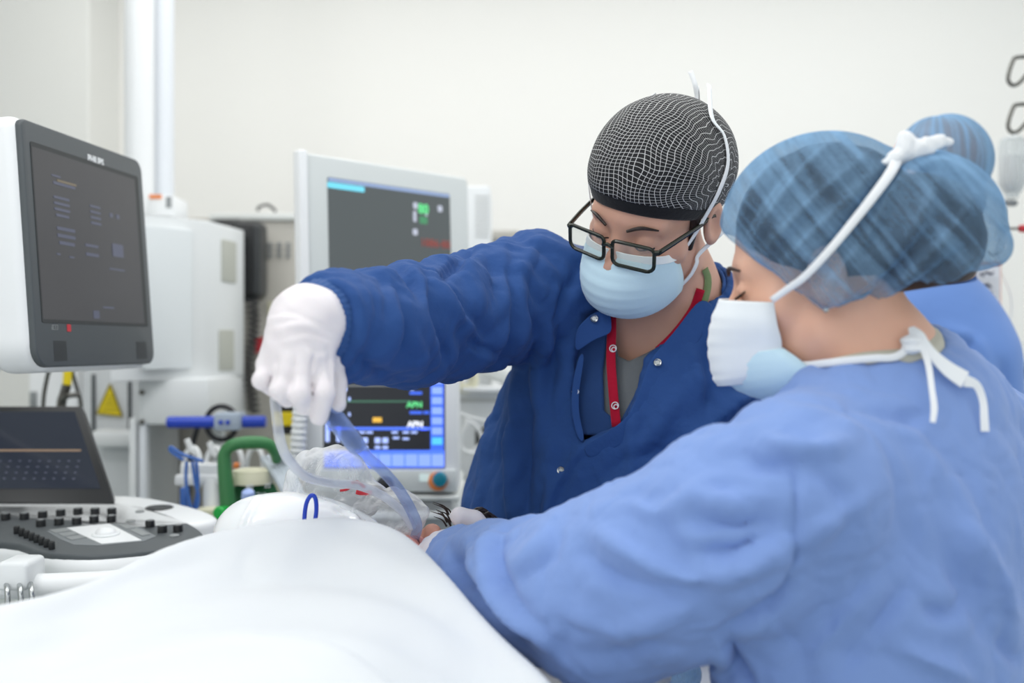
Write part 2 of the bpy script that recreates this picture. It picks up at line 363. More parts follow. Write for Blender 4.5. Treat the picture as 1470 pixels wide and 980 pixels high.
BACK_FOLDS = [([(1350, 470), (1400, 490), (1420, 540)], 9, .006, 'r'), ([(1370, 510), (1390, 495), (1400, 480)], 7, .006, 'v'), ([(1440, 520), (1446, 570), (1440, 620)], 8, .008, 'v'), ([(1420, 530), (1428, 570), (1422, 620)], 9, .006, 'r')]
# ---------------------------------------------------------------- materials
M = {}
def fabric(name, col, rough=.85, bump=.25, bscale=55, bdist=.004, sheen=.15, var=.04): return mat(name, col, rough, spec=.2, bump=bump, bscale=bscale, bdist=bdist, sheen=sheen, var=var, vscale=20)
M['wall'] = mat('wall_paint', '#f0efeb', .7, var=.01, vscale=2)
M['wall_grey'] = mat('wall_paint_grey', '#e6e6e2', .7)
M['floor'] = mat('vinyl_floor', '#9fb0b0', .35, var=.05, vscale=15)
M['ceil'] = mat('ceiling_paint', '#f0f0ee', .8)
M['skin'] = mat('skin_man', '#d3a38d', .5, sss=.12, bump=.08, bscale=300, bdist=.001, var=.05, vscale=35)
M['skinw'] = mat('skin_woman', '#e4b299', .5, sss=.12, bump=.06, bscale=300, bdist=.001, var=.05, vscale=35)
M['skinp'] = mat('skin_patient', '#d8a08c', .5, sss=.12, var=.05, vscale=40)
M['lip'] = mat('lips', '#cf8a80', .4, sss=.1)
M['navy'] = fabric('navy_cotton', '#2e4f88', bscale=45, bump=.4, bdist=.006, sheen=.03)
M['navy_rib'] = fabric('navy_rib_knit', '#31548c', bscale=160)
M['navy_scrub'] = fabric('navy_scrub', '#2a4778', bscale=40)
M['blue'] = fabric('light_blue_cotton', '#809cd4', bscale=24, bump=.3, bdist=.008)
M['blue3'] = fabric('blue_cotton', '#6f92d2', bscale=18, bump=.2, bdist=.006)
M['sheet'] = fabric('white_drape', '#e0e3e6', bscale=14, bump=.12, bdist=.006, var=.0)
M['tee'] = fabric('grey_tee', '#6c7072', bscale=120)
M['khaki'] = fabric('olive_trim', '#7c8f62', bscale=200, var=.35)
M['beige'] = fabric('beige_undershirt', '#c9c6b6', bscale=120)
M['red'] = fabric('red_lanyard', '#ad1230', bscale=200)
M['glove'] = mat('latex_glove', '#e6e0e3', .42, sss=.05, bump=.25, bscale=70, bdist=.002)
M['mask'] = fabric('mask_blue', '#cbe6f2', bscale=300, bump=.12, bdist=.001)
M['maskw'] = fabric('mask_white', '#f0f4f6', bscale=300, bump=.1, bdist=.001)
M['tie'] = fabric('white_tie', '#eef0f2', bscale=250, bump=.15, bdist=.001)
M['hair'] = mat('hair_dark', '#2c211c', .45, bump=.5, bscale=120, bdist=.003)
M['hairw'] = mat('hair_brown', '#3b2a24', .6, bump=.6, bscale=60, bdist=.004, var=.25, vscale=40)
M['black'] = mat('black_plastic', '#1c1e20', .4)
M['blackcloth'] = fabric('black_cloth', '#1d1e22', bscale=150)
M['white'] = mat('white_plastic', '#e9ebec', .35)
M['white2'] = mat('white_powder_coat', '#e4e7e8', .45)
M['offw'] = mat('off_white_plastic', '#d9dcd9', .45)
M['grey'] = mat('grey_beige_metal', '#b3b0a8', .5)
M['grey2'] = mat('light_grey_panel', '#c4c6c4', .5)
M['midgrey'] = mat('mid_grey_plastic', '#8c9091', .45)
M['bezel'] = mat('charcoal_plastic', '#4f5457', .45)
M['bezel2'] = mat('dark_grey_plastic', '#303335', .45)
M['metal'] = mat('steel', '#b9bcbd', .25, 1)
M['dmetal'] = mat('dark_steel', '#6b6a66', .35, 1)
M['green'] = mat('green_plastic', '#3f7f4c', .4)
M['dgreen'] = mat('dark_green_plastic', '#2c6a44', .4)
M['bgreen'] = mat('bright_green_plastic', '#21b04a', .35)
M['cream'] = mat('cream_plastic', '#e3e0c4', .5)
M['yellow'] = mat('yellow_plastic', '#e8cf1c', .5)
M['bluep'] = mat('blue_plastic', '#2346bd', .3)
M['bluepale'] = mat('pale_blue_plastic', '#a9bdee', .35)
M['bluecable'] = mat('blue_cable', '#4674c4', .4)
M['greycable'] = mat('grey_cable', '#b7c0c8', .45)
M['whitetube'] = mat('white_tubing', '#e8eaea', .35)
M['blackcable'] = mat('black_cable', '#25262a', .4)
M['teal'] = mat('teal_plastic', '#16798f', .3)
M['orange'] = mat('orange_plastic', '#e8894a', .5)
M['redp'] = mat('red_plastic', '#c8303c', .5)
M['purple'] = mat('purple_plastic', '#77396f', .5)
M['eye'] = mat('eye_white', '#e8e2dc', .2)

def clear_mat(name, tint, fac, rough=.05, bump=0, bscale=30, milky=None, edge=.6):
    """thin clear plastic: mostly lets light straight through, with glossy reflections (more at grazing angles)"""
    m = bpy.data.materials.new(name); m.use_nodes = True; nt = m.node_tree; nt.nodes.clear()
    out = nt.nodes.new('ShaderNodeOutputMaterial'); tr = nt.nodes.new('ShaderNodeBsdfTransparent'); tr.inputs[0].default_value = lin(tint)
    gl = nt.nodes.new('ShaderNodeBsdfPrincipled'); gl.inputs['Base Color'].default_value = lin(milky or '#ffffff'); gl.inputs['Roughness'].default_value = rough
    lw = nt.nodes.new('ShaderNodeLayerWeight'); lw.inputs[0].default_value = .35
    mr = nt.nodes.new('ShaderNodeMapRange'); mr.inputs[3].default_value = fac; mr.inputs[4].default_value = min(1, fac+edge)
    mx = nt.nodes.new('ShaderNodeMixShader'); nt.links.new(lw.outputs['Facing'], mr.inputs[0]); nt.links.new(mr.outputs[0], mx.inputs[0])
    nt.links.new(tr.outputs[0], mx.inputs[1]); nt.links.new(gl.outputs[0], mx.inputs[2]); nt.links.new(mx.outputs[0], out.inputs[0])
    if bump:
        tc = nt.nodes.new('ShaderNodeTexCoord'); n = nt.nodes.new('ShaderNodeTexNoise'); n.inputs['Scale'].default_value = bscale; n.inputs['Detail'].default_value = 3; n.inputs['Distortion'].default_value = 1
        bp = nt.nodes.new('ShaderNodeBump'); bp.inputs['Strength'].default_value = bump; bp.inputs['Distance'].default_value = .01
        nt.links.new(tc.outputs['Object'], n.inputs['Vector']); nt.links.new(n.outputs[0], bp.inputs['Height']); nt.links.new(bp.outputs[0], gl.inputs['Normal']); nt.links.new(bp.outputs[0], lw.inputs['Normal'])
    return m
M['lens'] = clear_mat('spectacle_lens', '#f2f6f2', .05, .02)
M['bag'] = clear_mat('clear_plastic_film', '#f8fafc', .18, .10, .8, 20)
M['tubeclear'] = clear_mat('clear_vinyl_tube', '#e3ebfa', .07, .05, milky='#b9caec', edge=.5)
M['tubemilky'] = clear_mat('frosted_vinyl_tube', '#f4f6fa', .30, .12, milky='#f2f4f8', edge=.4)
M['bottle'] = clear_mat('clear_bottle', '#eef1f2', .25, .1, milky='#e6e9ea')
M['bluewrap'] = clear_mat('blue_clear_wrap', '#d2e6f6', .3, .1, .8, 40, milky='#a8cbe8')

def cap_mesh_mat():
    """black cotton printed with a wobbly white net of lines (object coordinates wrapped over the crown through a UV map)"""
    m = mat('cap_net_print', '#17171a', .8); nt = m.node_tree; b = nt.nodes['Principled BSDF']
    uv = nt.nodes.new('ShaderNodeUVMap'); n = nt.nodes.new('ShaderNodeTexNoise'); n.inputs['Scale'].default_value = 3.2; n.inputs['Detail'].default_value = 1.5
    sub = nt.nodes.new('ShaderNodeVectorMath'); sub.operation = 'SUBTRACT'; sub.inputs[1].default_value = (.5, .5, .5)
    sc = nt.nodes.new('ShaderNodeVectorMath'); sc.operation = 'SCALE'; sc.inputs['Scale'].default_value = .15
    ad = nt.nodes.new('ShaderNodeVectorMath'); ad.operation = 'ADD'; sp = nt.nodes.new('ShaderNodeSeparateXYZ')
    nt.links.new(uv.outputs[0], n.inputs['Vector']); nt.links.new(n.outputs['Color'], sub.inputs[0]); nt.links.new(sub.outputs[0], sc.inputs[0])
    nt.links.new(uv.outputs[0], ad.inputs[0]); nt.links.new(sc.outputs[0], ad.inputs[1]); nt.links.new(ad.outputs[0], sp.inputs[0])
    def math_(op, a, bv):
        q = nt.nodes.new('ShaderNodeMath'); q.operation = op; nt.links.new(a, q.inputs[0])
        if isinstance(bv, (int, float)): q.inputs[1].default_value = bv
        else: nt.links.new(bv, q.inputs[1])
        return q.outputs[0]
    ls = []
    for k, fr in ((0, 30), (1, 38)):
        x = math_('MULTIPLY', sp.outputs[k], fr); x = math_('FRACT', x, 0); x = math_('SUBTRACT', x, .5); x = math_('ABSOLUTE', x, 0); x = math_('LESS_THAN', x, .055); ls.append(x)
    mxm = math_('MAXIMUM', ls[0], ls[1]); mc = nt.nodes.new('ShaderNodeMixRGB'); mc.inputs[1].default_value = lin('#17171a'); mc.inputs[2].default_value = lin('#c6c6c6')
    nt.links.new(mxm, mc.inputs[0]); nt.links.new(mc.outputs[0], b.inputs['Base Color']); return m
M['capnet'] = cap_mesh_mat()
def bouffant_mat(name, lo, hi):
    """thin translucent non-woven: see-through blue fibres, denser in streaks where it is gathered"""
    m = bpy.data.materials.new(name); m.use_nodes = True; nt = m.node_tree; nt.nodes.clear()
    out = nt.nodes.new('ShaderNodeOutputMaterial'); tr = nt.nodes.new('ShaderNodeBsdfTransparent'); tr.inputs[0].default_value = lin('#d6e2ec')
    df = nt.nodes.new('ShaderNodeBsdfDiffuse'); df.inputs[0].default_value = lin('#8fb6da'); tl = nt.nodes.new('ShaderNodeBsdfTranslucent'); tl.inputs[0].default_value = lin('#8fb6da')
    m1 = nt.nodes.new('ShaderNodeMixShader'); m1.inputs[0].default_value = .25; nt.links.new(df.outputs[0], m1.inputs[1]); nt.links.new(tl.outputs[0], m1.inputs[2])
    uv = nt.nodes.new('ShaderNodeUVMap'); mp = nt.nodes.new('ShaderNodeMapping'); mp.inputs['Scale'].default_value = (22, 2.2, 1); n = nt.nodes.new('ShaderNodeTexNoise'); n.inputs['Scale'].default_value = 1; n.inputs['Detail'].default_value = 3; n.inputs['Distortion'].default_value = .8
    tc = nt.nodes.new('ShaderNodeTexCoord'); n2 = nt.nodes.new('ShaderNodeTexNoise'); n2.inputs['Scale'].default_value = 240; n2.inputs['Detail'].default_value = 2
    nt.links.new(uv.outputs[0], mp.inputs[0]); nt.links.new(mp.outputs[0], n.inputs['Vector']); nt.links.new(tc.outputs['Object'], n2.inputs['Vector'])
    mr = nt.nodes.new('ShaderNodeMapRange'); mr.inputs[1].default_value = .36; mr.inputs[2].default_value = .74; mr.inputs[3].default_value = lo; mr.inputs[4].default_value = hi; mr.interpolation_type = 'SMOOTHSTEP'
    nt.links.new(n.outputs[0], mr.inputs[0])
    m2 = nt.nodes.new('ShaderNodeMath'); m2.operation = 'MULTIPLY_ADD'; m2.inputs[1].default_value = .25; m2.inputs[2].default_value = -.12; nt.links.new(n2.outputs[0], m2.inputs[0])
    lw = nt.nodes.new('ShaderNodeLayerWeight'); lw.inputs[0].default_value = .3
    a1 = nt.nodes.new('ShaderNodeMath'); a1.operation = 'ADD'; nt.links.new(mr.outputs[0], a1.inputs[0]); nt.links.new(m2.outputs[0], a1.inputs[1])
    a2 = nt.nodes.new('ShaderNodeMath'); a2.operation = 'MULTIPLY_ADD'; a2.inputs[1].default_value = .45; a2.use_clamp = True; nt.links.new(lw.outputs['Facing'], a2.inputs[0]); nt.links.new(a1.outputs[0], a2.inputs[2])
    mx = nt.nodes.new('ShaderNodeMixShader'); nt.links.new(a2.outputs[0], mx.inputs[0]); nt.links.new(tr.outputs[0], mx.inputs[1]); nt.links.new(m1.outputs[0], mx.inputs[2]); nt.links.new(mx.outputs[0], out.inputs[0])
    return m
M['bouffant'] = bouffant_mat('bouffant_nonwoven', .18, .74)
M['bouffant2'] = bouffant_mat('bouffant_nonwoven_far', .35, .9)

def emit_mat(name, base, col, st, rough=.3): return mat(name, base, rough, emit=col, estr=st)
M['specframe'] = mat('spectacle_frame', '#23281f', .25, var=.5, vscale=90)
M['usscreen'] = emit_mat('monitor_screen', '#2a2a2c', '#47464a', .45, .3); M['touchscreen'] = emit_mat('touch_screen', '#14161c', '#333a48', .5, .12)
M['dimtext'] = emit_mat('dim_screen_text', '#3a3c48', '#565b70', .5); M['dimyellow'] = emit_mat('dim_screen_yellow', '#5c5344', '#6b6250', .5); M['dimamber'] = emit_mat('amber_bar', '#6b5a4a', '#8a7560', .6)
M['umscreen'] = emit_mat('patient_screen', '#3c4142', '#5a6162', .45, .35)
for k, c, s in (('ui_dimblue', '#7d8fb0', .6), ('ui_cyan', '#5fb2c4', .8), ('ui_green', '#58c07a', .9), ('ui_green2', '#3d7a55', .6), ('ui_green3', '#7fe09a', .9), ('ui_red', '#7a3f36', .6), ('ui_red2', '#c2452e', .9), ('ui_white', '#dfe2ea', .9),
                ('ui_blue', '#3a5fd0', .9), ('ui_blue2', '#4a6fe0', .9), ('ui_blue3', '#7d97ea', .9), ('ui_cyan2', '#4fb0ea', .9), ('ui_grey', '#6a6e70', .7), ('ui_greenline', '#3f6b56', .8), ('ui_dimwhite', '#a9adba', .5), ('ui_dimgreen', '#47905f', .55), ('ui_dimred', '#86403a', .55), ('ui_amber', '#d0a23e', .9), ('ui_paleblue', '#9fb2ea', .9), ('ui_pale', '#cfe0df', .3)):
    M[k] = emit_mat(k, c, c, s)
M['scr_black'] = emit_mat('screen_black', '#16181c', '#2a2d33', .45)
M['grey_dark'] = mat('grey_key_surround', '#7a7f82', .4); M['offwb'] = mat('pale_blue_white', '#dfe3e8', .4); M['panelw'] = mat('pale_panel', '#dde2e4', .4); M['panelg'] = mat('pale_grey_panel', '#d3d6d8', .45); M['sockets'] = mat('socket_grey', '#b9bbb2', .5)
M['frameg'] = mat('monitor_frame_grey', '#d0d5d4', .4); M['clampclear'] = mat('clamp_grey', '#a9b6c6', .3); M['darkyellow'] = mat('dark_yellow_print', '#8f7f10', .5); M['milk'] = mat('milky_fluid', '#eeeeec', .3)
M['card'] = mat('paper_card', '#e9eaee', .7); M['ink'] = mat('ink', '#55586a', .7); M['bluegrey'] = mat('blue_grey', '#a9b9cf', .4); M['greendrape'] = mat('green_tray_plastic', '#5cb59a', .5); M['glossyw'] = mat('glossy_white_silicone', '#eef0f2', .18, sss=.1, coat=.3)
# ---------------------------------------------------------------- room
tag(obj('floor', *boxm((-3.2, -2.6, -.06), (3.4, 4.15, 0), .001), M['floor'], None, False), kind='structure')
tag(obj('wall_back', *boxm((-3.2, 4.0, 0), (3.4, 4.15, 3.0), .001), M['wall'], None, False), kind='structure')
tag(obj('wall_left', *boxm((-3.2, -2.6, 0), (-3.05, 4.0, 3.0), .001), M['wall'], None, False), kind='structure')
tag(obj('trim_1', *boxm((-3.05, 3.72, 0), (-1.457, 4.0, 3.0), .006), M['wall_grey'], None, False), kind='structure')
tag(obj('ceiling', *boxm((-3.2, -2.6, 3.0), (3.4, 4.15, 3.08), .001), M['ceil'], None, False), kind='structure')
tag(obj('baseboard_back', *boxm((-1.457, 3.985, 0), (3.4, 4.0, .1), .003), M['wall_grey'], None, False), kind='structure')

# ---------------------------------------------------------------- people: heads
def headf(p, R, t, wide=1., ears=1., bald_nose=1.):
    q = (p-t)@R; q = q/V(wide, 1, 1); a = q.copy(); a[:, 0] = np.abs(a[:, 0])
    d = ell(q, (0, -.008, .05), (.075, .098, .085))
    d = smin(d, ell(q, (0, .03, -.02), (.062, .064, .082)), .03)
    d = smin(d, seg(a, (.05, .005, -.06), (0, .082, -.097), .018, .02), .03)
    d = smin(d, seg(a, (0, .084, .024), (.042, .07, .02), .014, .012), .016)
    d = smin(d, seg(a, (.03, .07, -.03), (.055, .045, -.025), .02, .018), .02)
    d = smax(d, -ell(a, (.033, .104, -.002), (.02, .02, .013)), .012)
    d = smin(d, ell(a, (.033, .078, -.002), (.0155, .0135, .0125)), .004)
    d = smin(d, seg(q, (0, .088, .008), (0, .112, -.034), .008, .0125), .012)
    d = smin(d, ell(a, (.012, .103, -.037), (.008, .011, .008)), .006)
    d = smax(d, -ell(a, (.006, .112, -.046), (.0042, .007, .004)), .004)
    d = smin(d, seg(a, (0, .098, -.062), (.02, .09, -.064), .007, .004), .006)
    d = smin(d, seg(a, (0, .096, -.073), (.018, .088, -.071), .008, .004), .006)
    if ears:
        ax = nrm(V(1, -.35, .05)); e = smax(ell(a, (.083, -.014, -.003), (.011, .02, .033)), -ell(a, (.094, -.008, -.0), (.011, .012, .022)), .006); d = smin(d, e, .008)
    return d
def neckf(p, R, t, base, r0=.054, r1=.062):
    a = t+R@V(0, -.022, -.04); return chain(p, [a, a*.45+np.asarray(base)*.55+R@V(0, -.004, 0), base], [r0, (r0+r1)/2-.002, r1], .03)
def maskgrid(R, t, rows, n=25, p=.85, off=.0):
    rows = np.asarray(rows, float); m = len(rows); fine = catmull(rows, 7); vs_ = []
    for i, (z, yc, xs, ys, dz) in enumerate(fine):
        pl = .0016*abs(math.sin(i*.9)) if 3 < i < len(fine)-3 else 0
        for k in range(n):
            a = (k/(n-1)*2-1)*math.pi/2; c = max(math.cos(a), 0)**p
            vs_.append((xs*math.sin(a), ys+(yc-ys)*c+pl*c, z+dz*(1-c)))
    vs_ = np.array(vs_)@R.T+t; f = []; m = len(fine)
    for i in range(m-1):
        for k in range(n-1): f.append([i*n+k, i*n+k+1, (i+1)*n+k+1, (i+1)*n+k])
    return vs_, f
def solid(o, th, off=0):
    s = o.modifiers.new('thickness', 'SOLIDIFY'); s.thickness = th; s.offset = off; return o
def set_uv(o, uvf):
    me = o.data; uvl = me.uv_layers.new(name='UVMap'); co = np.array([x.co[:] for x in me.vertices]); uv = uvf(co)
    li = np.zeros(len(me.loops), int); me.loops.foreach_get('vertex_index', li); uvl.data.foreach_set('uv', uv[li].ravel())

# ---------------------------------------------------------------- person: man in the navy gown
RM = np.array([[-0.8083, -0.5876, -0.0367], [0.4968, -0.6473, -0.5782], [0.316, -0.4856, 0.8151]]); TM = V(.1966, 1.4894, 1.602)
Lm = lambda *a: RM@V(*a)+TM
MN = V(.243, 1.585, 1.455)           # neck base
mSR, mEL, mWR = P(765, 420, 1.57), P(588, 456, 1.33), P(447, 470, 1.10)
mSL, mEL2, mWR2 = P(1085, 500, 1.64), P(1120, 720, 1.58), P(860, 850, 1.56)
NF = nrm(V(-.28, -.96, 0))
def man_body(p):
    d = headf(p, RM, TM, 1.0)
    d = smin(d, neckf(p, RM, TM, MN, .052, .059), .03)
    d = smin(d, chain(p, [(.228, 1.61, 1.37), (.19, 1.63, 1.2), (.18, 1.66, .95)], [.13, .15, .16], .05, NF, .62), .06)
    d = smin(d, chain(p, [mSR, MN+V(0, .03, -.03), mSL], [.05, .055, .05], .03), .05)
    d = smin(d, chain(p, [mSR, mEL, mWR], [.05, .04, .027], .02), .03)
    d = smin(d, chain(p, [mSL, mEL2, mWR2], [.05, .04, .027], .02), .03)
    for s in (-1, 1): d = smin(d, chain(p, [(.18+s*.09, 1.68, .92), (.18+s*.1, 1.68, .5), (.18+s*.1, 1.7, .09)], [.085, .055, .04], .02), .03)
    return d
man = obj('person', *meshf(man_body, (-.32, 1.0, .02), (.52, 1.86, 1.78), .0042, relax=1), M['skin'])
tag(man, 'person in navy gown, black net cap and glasses, bending and holding up a clear tube', 'person')

GB = V(.2, 1.0, 1)
def gown_arm_r(p):
    return chain(p, [mSR, P(690, 444, 1.49), P(640, 456, 1.41), P(588, 467, 1.33), P(530, 470, 1.23), P(490, 467, 1.16), P(450, 466, 1.10)], [.083, .079, .075, .071, .061, .055, .048], .02)
def gown_arm_l(p): return chain(p, [mSL, mEL2, mWR2], [.088, .075, .05], .02)
def man_torso(p):
    d = chain(p, [(.222, 1.60, 1.40), (.185, 1.60, 1.30), (.165, 1.61, 1.15), (.155, 1.64, .95), (.155, 1.66, .45)], [.15, .195, .235, .26, .29], .05, NF, .64)
    d = smin(d, chain(p, [mSR, MN+V(.0, .035, -.02)], [.075, .078], .03), .06)
    return smin(d, chain(p, [MN+V(0, .035, -.02), mSL], [.078, .08], .03), .06)
CUF = P(455, 465, 1.112); CDR = nrm(V(-.33, -.94, -.02))
def man_solid(p):
    d = smin(man_torso(p), gown_arm_l(p), .03); return smin(d, smax(gown_arm_r(p), (p-CUF)@CDR, .008), .035)
NA, NB = MN+V(.03, .06, -.1), TM+RM@V(0, -.03, -.03)
def px_of(p): return np.stack([CX+FPX*p[:, 0]/p[:, 1], CY-FPX*(p[:, 2]-CZ)/p[:, 1]], 1)
GV = [(838, 452), (862, 440), (905, 420), (975, 395), (1003, 425), (1000, 452), (962, 486), (930, 514), (919, 560), (904, 598), (872, 618), (838, 640), (826, 606), (822, 560), (822, 518)]
SV = [(872, 440), (1006, 410), (1003, 446), (962, 492), (925, 540), (898, 590), (889, 606), (868, 590), (866, 535), (872, 480)]
TV = [(880, 440), (1006, 405), (995, 440), (951, 494), (925, 508), (903, 518), (888, 511), (882, 480)]
def carve(fb, poly, depth, near=1.62):
    def g(p):
        d = fb(p); m = np.abs(d) < .09; m &= p[:, 1] < near
        if m.any():
            q = p[m]; pd = sd_poly(px_of(q), poly)*q[:, 1]/FPX
            d[m] = smax(d[m], -np.maximum(pd, -(d[m]+depth)), .004)
        return d
    return g
def neckhole(fb, r=.062, top=.0):
    return lambda p: smax(fb(p), -seg(p, NA, NB, r, r+.012), .008)
gown_f = carve(neckhole(man_solid, .066), GV, .07, 1.58)
scrub_f = carve(neckhole(lambda p: man_torso(p)+.012, .060), SV, .06, 1.58)
tee_f = carve(neckhole(lambda p: man_torso(p)+.020, .054), TV, .03)
gv, gf = meshf(gown_f, (-.36, .98, .40), (.62, 1.95, 1.66), .0048, relax=2)
gv = folds(gv, gf, MAN_FOLDS, 2.2)
gv = wrinkle(gv, gf, 9, .0065, 31, .035, (1, 1, .6)); gv = smoothv(smoothv(gv, gf, .5), gf, .5); gv = wrinkle(gv, gf, 22, .0014, 77, .03, (1, 1, .6))
gown = obj('gown', gv, gf, M['navy'], man)
box_f = lambda fb: (lambda p: np.maximum(fb(p), np.maximum(np.abs(p[:, 0]-.2)-.13, np.abs(p[:, 2]-1.43)-.14)))
obj('scrub_top', *meshf(box_f(scrub_f), (.05, 1.35, 1.27), (.36, 1.8, 1.6), .004), M['navy_scrub'], man)
tag(obj('undershirt', *meshf(box_f(tee_f), (.05, 1.35, 1.27), (.36, 1.8, 1.6), .004), M['tee'], man), 'grey round-neck undershirt')
# cuff
ca, cb = CUF, CUF+CDR
mb = MB(); cdir = nrm(cb-ca); pr = []
for i in range(13):
    pr.append((.0465-.0008*i, i*.0019))
cfv, cff = lathe(ca-cdir*.004, cdir, pr, 160); rad = cfv-ca-((cfv-ca)@cdir)[:, None]*cdir; cfv = cfv+rad*(.02*np.tile((np.arange(160)//2) % 2, len(pr)))[:, None]; mb.add(cfv, cff); mb.build('cuff', M['navy_rib'], gown)
# cap
capc, capr = V(0, -.012, .058), V(.0915, .112, .096)
def capin(p): q = (p-TM)@RM; return smin(ell(q, capc, capr), ell(q, (0, -.06, .04), (.078, .078, .085)), .03), q
def capplane(q): return q[:, 2]-(.012+.36*q[:, 1]+.0*q[:, 0]**2)
def cap_f(p): d, q = capin(p); return smax(d-.0012*snoise(q, 9, 5, 2), -(capplane(q)-.012), .004)
def band_f(p): d, q = capin(p); h = capplane(q); return smax(d+.001, np.abs(h-.006)-.0105, .003)
capo = obj('surgical_cap', *meshf(cap_f, TM-.17, TM+.2, .004), M['capnet'], man)
def cap_uv(co):
    q = (co-TM)@RM-capc; return np.stack([np.arcsin(np.clip(q[:, 0]/.1, -1, 1))*.1*5+.5, np.arctan2(q[:, 2], q[:, 1])*.105*5], 1)
set_uv(capo, cap_uv)
obj('cap_band', *meshf(band_f, TM-.17, TM+.2, .0032), M['blackcloth'], capo)
# hair at the temples and nape
def mhair(p):
    q = (p-TM)@RM; a = q.copy(); a[:, 0] = np.abs(a[:, 0])
    d = ell(q, (0, -.008, .05), (.0775, .1, .087)); d = smax(d, -(.030-q[:, 1]+.2*(q[:, 2])), .004); d = smax(d, q[:, 2]-.03, .004)
    d = np.maximum(d, -(q[:, 2]+.05)); d = smax(d, -ell(a, (.083, -.014, -.003), (.016, .022, .034)), .003)
    sb = seg(a, (.0725, .018, .02), (.0675, .02, -.03), .008, .004); return smin(d+.0006*np.sin(a[:, 1]*900), sb, .005)
obj('hair', *meshf(mhair, TM-.13, TM+.13, .003), M['hair'], man)
for s in (1, -1):
    MB().add(*tube([Lm(s*.016, .1015, .019), Lm(s*.034, .0955, .026), Lm(s*.052, .081, .021)], [.002, .0026, .001], 8)).build('eyebrow', M['hair'], man)
    MB().add(*tube([Lm(s*.019, .0875, -.008), Lm(s*.033, .0935, -.0085), Lm(s*.048, .082, -.006)], .0011, 6)).build('eyelash', M['hair'], man)
# glasses
gl = thing('glasses', None, None); gl.parent = man; PLOC[gl.name] = Vector()
mb = MB(); lens_out = {}
for s in (1, -1):
    path = []
    for (x, z) in rrect(.058, .035, [.008, .006, .009, .010], 4):
        X = s*(.0355+x); path.append(Lm(X, .121-1.2*(X*X)*1.6-.02*max(0, -z), -.005+z))
    lens_out[s] = path; mb.add(*tube(path, .0026, 8, 1, closed=True, smoothp=False))
mb.add(*tube([Lm(-.008, .121, .002), Lm(0, .123, .005), Lm(.008, .121, .002)], .0026, 8))
for s in (1, -1): mb.add(*tube([Lm(s*.064, .1125, .007), Lm(s*.0685, .109, .007)], .0035, 8))
mb.build('frame', M['specframe'], gl)
for s in (1, -1):
    c = sum(lens_out[s])/len(lens_out[s]); n = len(lens_out[s]); obj('lens', np.vstack([lens_out[s], c[None]]), [[i, (i+1) % n, n] for i in range(n)], M['lens'], gl)
    obj('temple', *ribbon([Lm(s*.0685, .1095, .007), Lm(s*.0745, .07, .008), Lm(s*.0805, .02, .008), Lm(s*.0845, -.012, .01), Lm(s*.084, -.035, -.012)], [.007, .007, .006, .005, .004], RM@V(s, 0, 0), .0028), M['specframe'], gl)
# mask
rowsM = [(-.016, .109, .0645, .05, -.012), (-.032, .122, .067, .045, -.01), (-.06, .136, .069, .038, -.004), (-.09, .132, .067, .033, .006), (-.112, .112, .062, .03, .014), (-.126, .082, .052, .03, .022)]
mk = solid(obj('face_mask', *maskgrid(RM, TM, rowsM), M['mask'], man), .0016)
edge = [RM@V(x, y, z)+TM for x, y, z in ()]
mv, mf = maskgrid(RM, TM, rowsM); nrow = len(mv)//25; mb = MB()
mb.add(*ribbon(mv[:25:2]+RM@V(0, .001, 0), .011, RM@V(0, 1, .3), .0022, 3)); mb.build('binding', M['maskw'], mk)
up = mv[(nrow*1//12)*25]; lo_ = mv[(nrow-5)*25]; wb = mv[(nrow-2)*25]
def tie(pts, wd, nrmls, parent, nm='tie'): return obj(nm, *ribbon(pts, wd, nrmls, .0013), M['tie'], parent)
capall = lambda p: np.minimum(capin(p)[0], headf(p, RM, TM, 1.0))
def outn(pts, c): return [nrm(np.asarray(a)-c) for a in pts]
cpx = [(992, 345), (1012, 312), (1032, 275), (1045, 235), (1040, 195), (1022, 168)]
pts = [mv[2*25]] + [q for q in (onsurf(capall, x, y, .003, 1.1, 1.9) for x, y in cpx) if q is not None] + [Lm(-.02, -.10, .15)]
tie(pts, .0075, outn(pts, TM+RM@V(0, -.01, .03)), mk)
pts = [mv[(nrow-6)*25]]+[q for q in (onsurf(man_body, x, y, .0035, 1.1, 1.9) for x, y in ((962, 419), (978, 409), (992, 394), (1000, 378), (1004, 364))) if q is not None]+[Lm(-.085, -.045, -.03)]
tie(pts, .0075, outn(pts, TM+RM@V(0, -.01, -.06)), mk)
pts = [Lm(-.02, -.07, .155), P(1003, 150, 1.535), P(998, 122, 1.535), P(991, 102, 1.54)]; tie(pts, .007, V(-.3, -1, 0), mk)
pts = [mv[2*25+24], Lm(.088, .03, .045), Lm(.09, -.02, .09), Lm(.05, -.08, .13)]; tie(pts, .0075, outn(pts, TM), mk)
# lanyard
scr = lambda p: man_torso(p)+.0075
lp = [onsurf(scr, x, y, 0, 1.2, 1.9) for x, y in ((878, 452), (878, 480), (877, 515), (880, 560), (885, 612))]
lan = obj('lanyard', *ribbon(lp, .0135, V(-.35, -1, .25), .0016), M['red'], man)
def ring_mark(px, py, fb, off, r, parent, m):
    c = onsurf(fb, px, py, off, 1.2, 1.9); g = -gradf(fb, c[None], .004)[0]*-1; a, b = frame_of(g, V(0, 0, 1)); mb = MB()
    for (dx, dy, rr) in ((0, 0, r), (.25*r, -.3*r, r*.62)):
        mb.add(*tube([c+(dx+rr*math.cos(t))*a+(dy+rr*math.sin(t))*b for t in np.linspace(0, 6.283, 20, endpoint=False)], .0007, 6, 1, True, False))
    return mb.build('ring_logo', m, parent)
ring_mark(880, 500, scr, .0014, .0047, lan, M['white']); ring_mark(883, 582, scr, .0014, .0047, lan, M['white'])
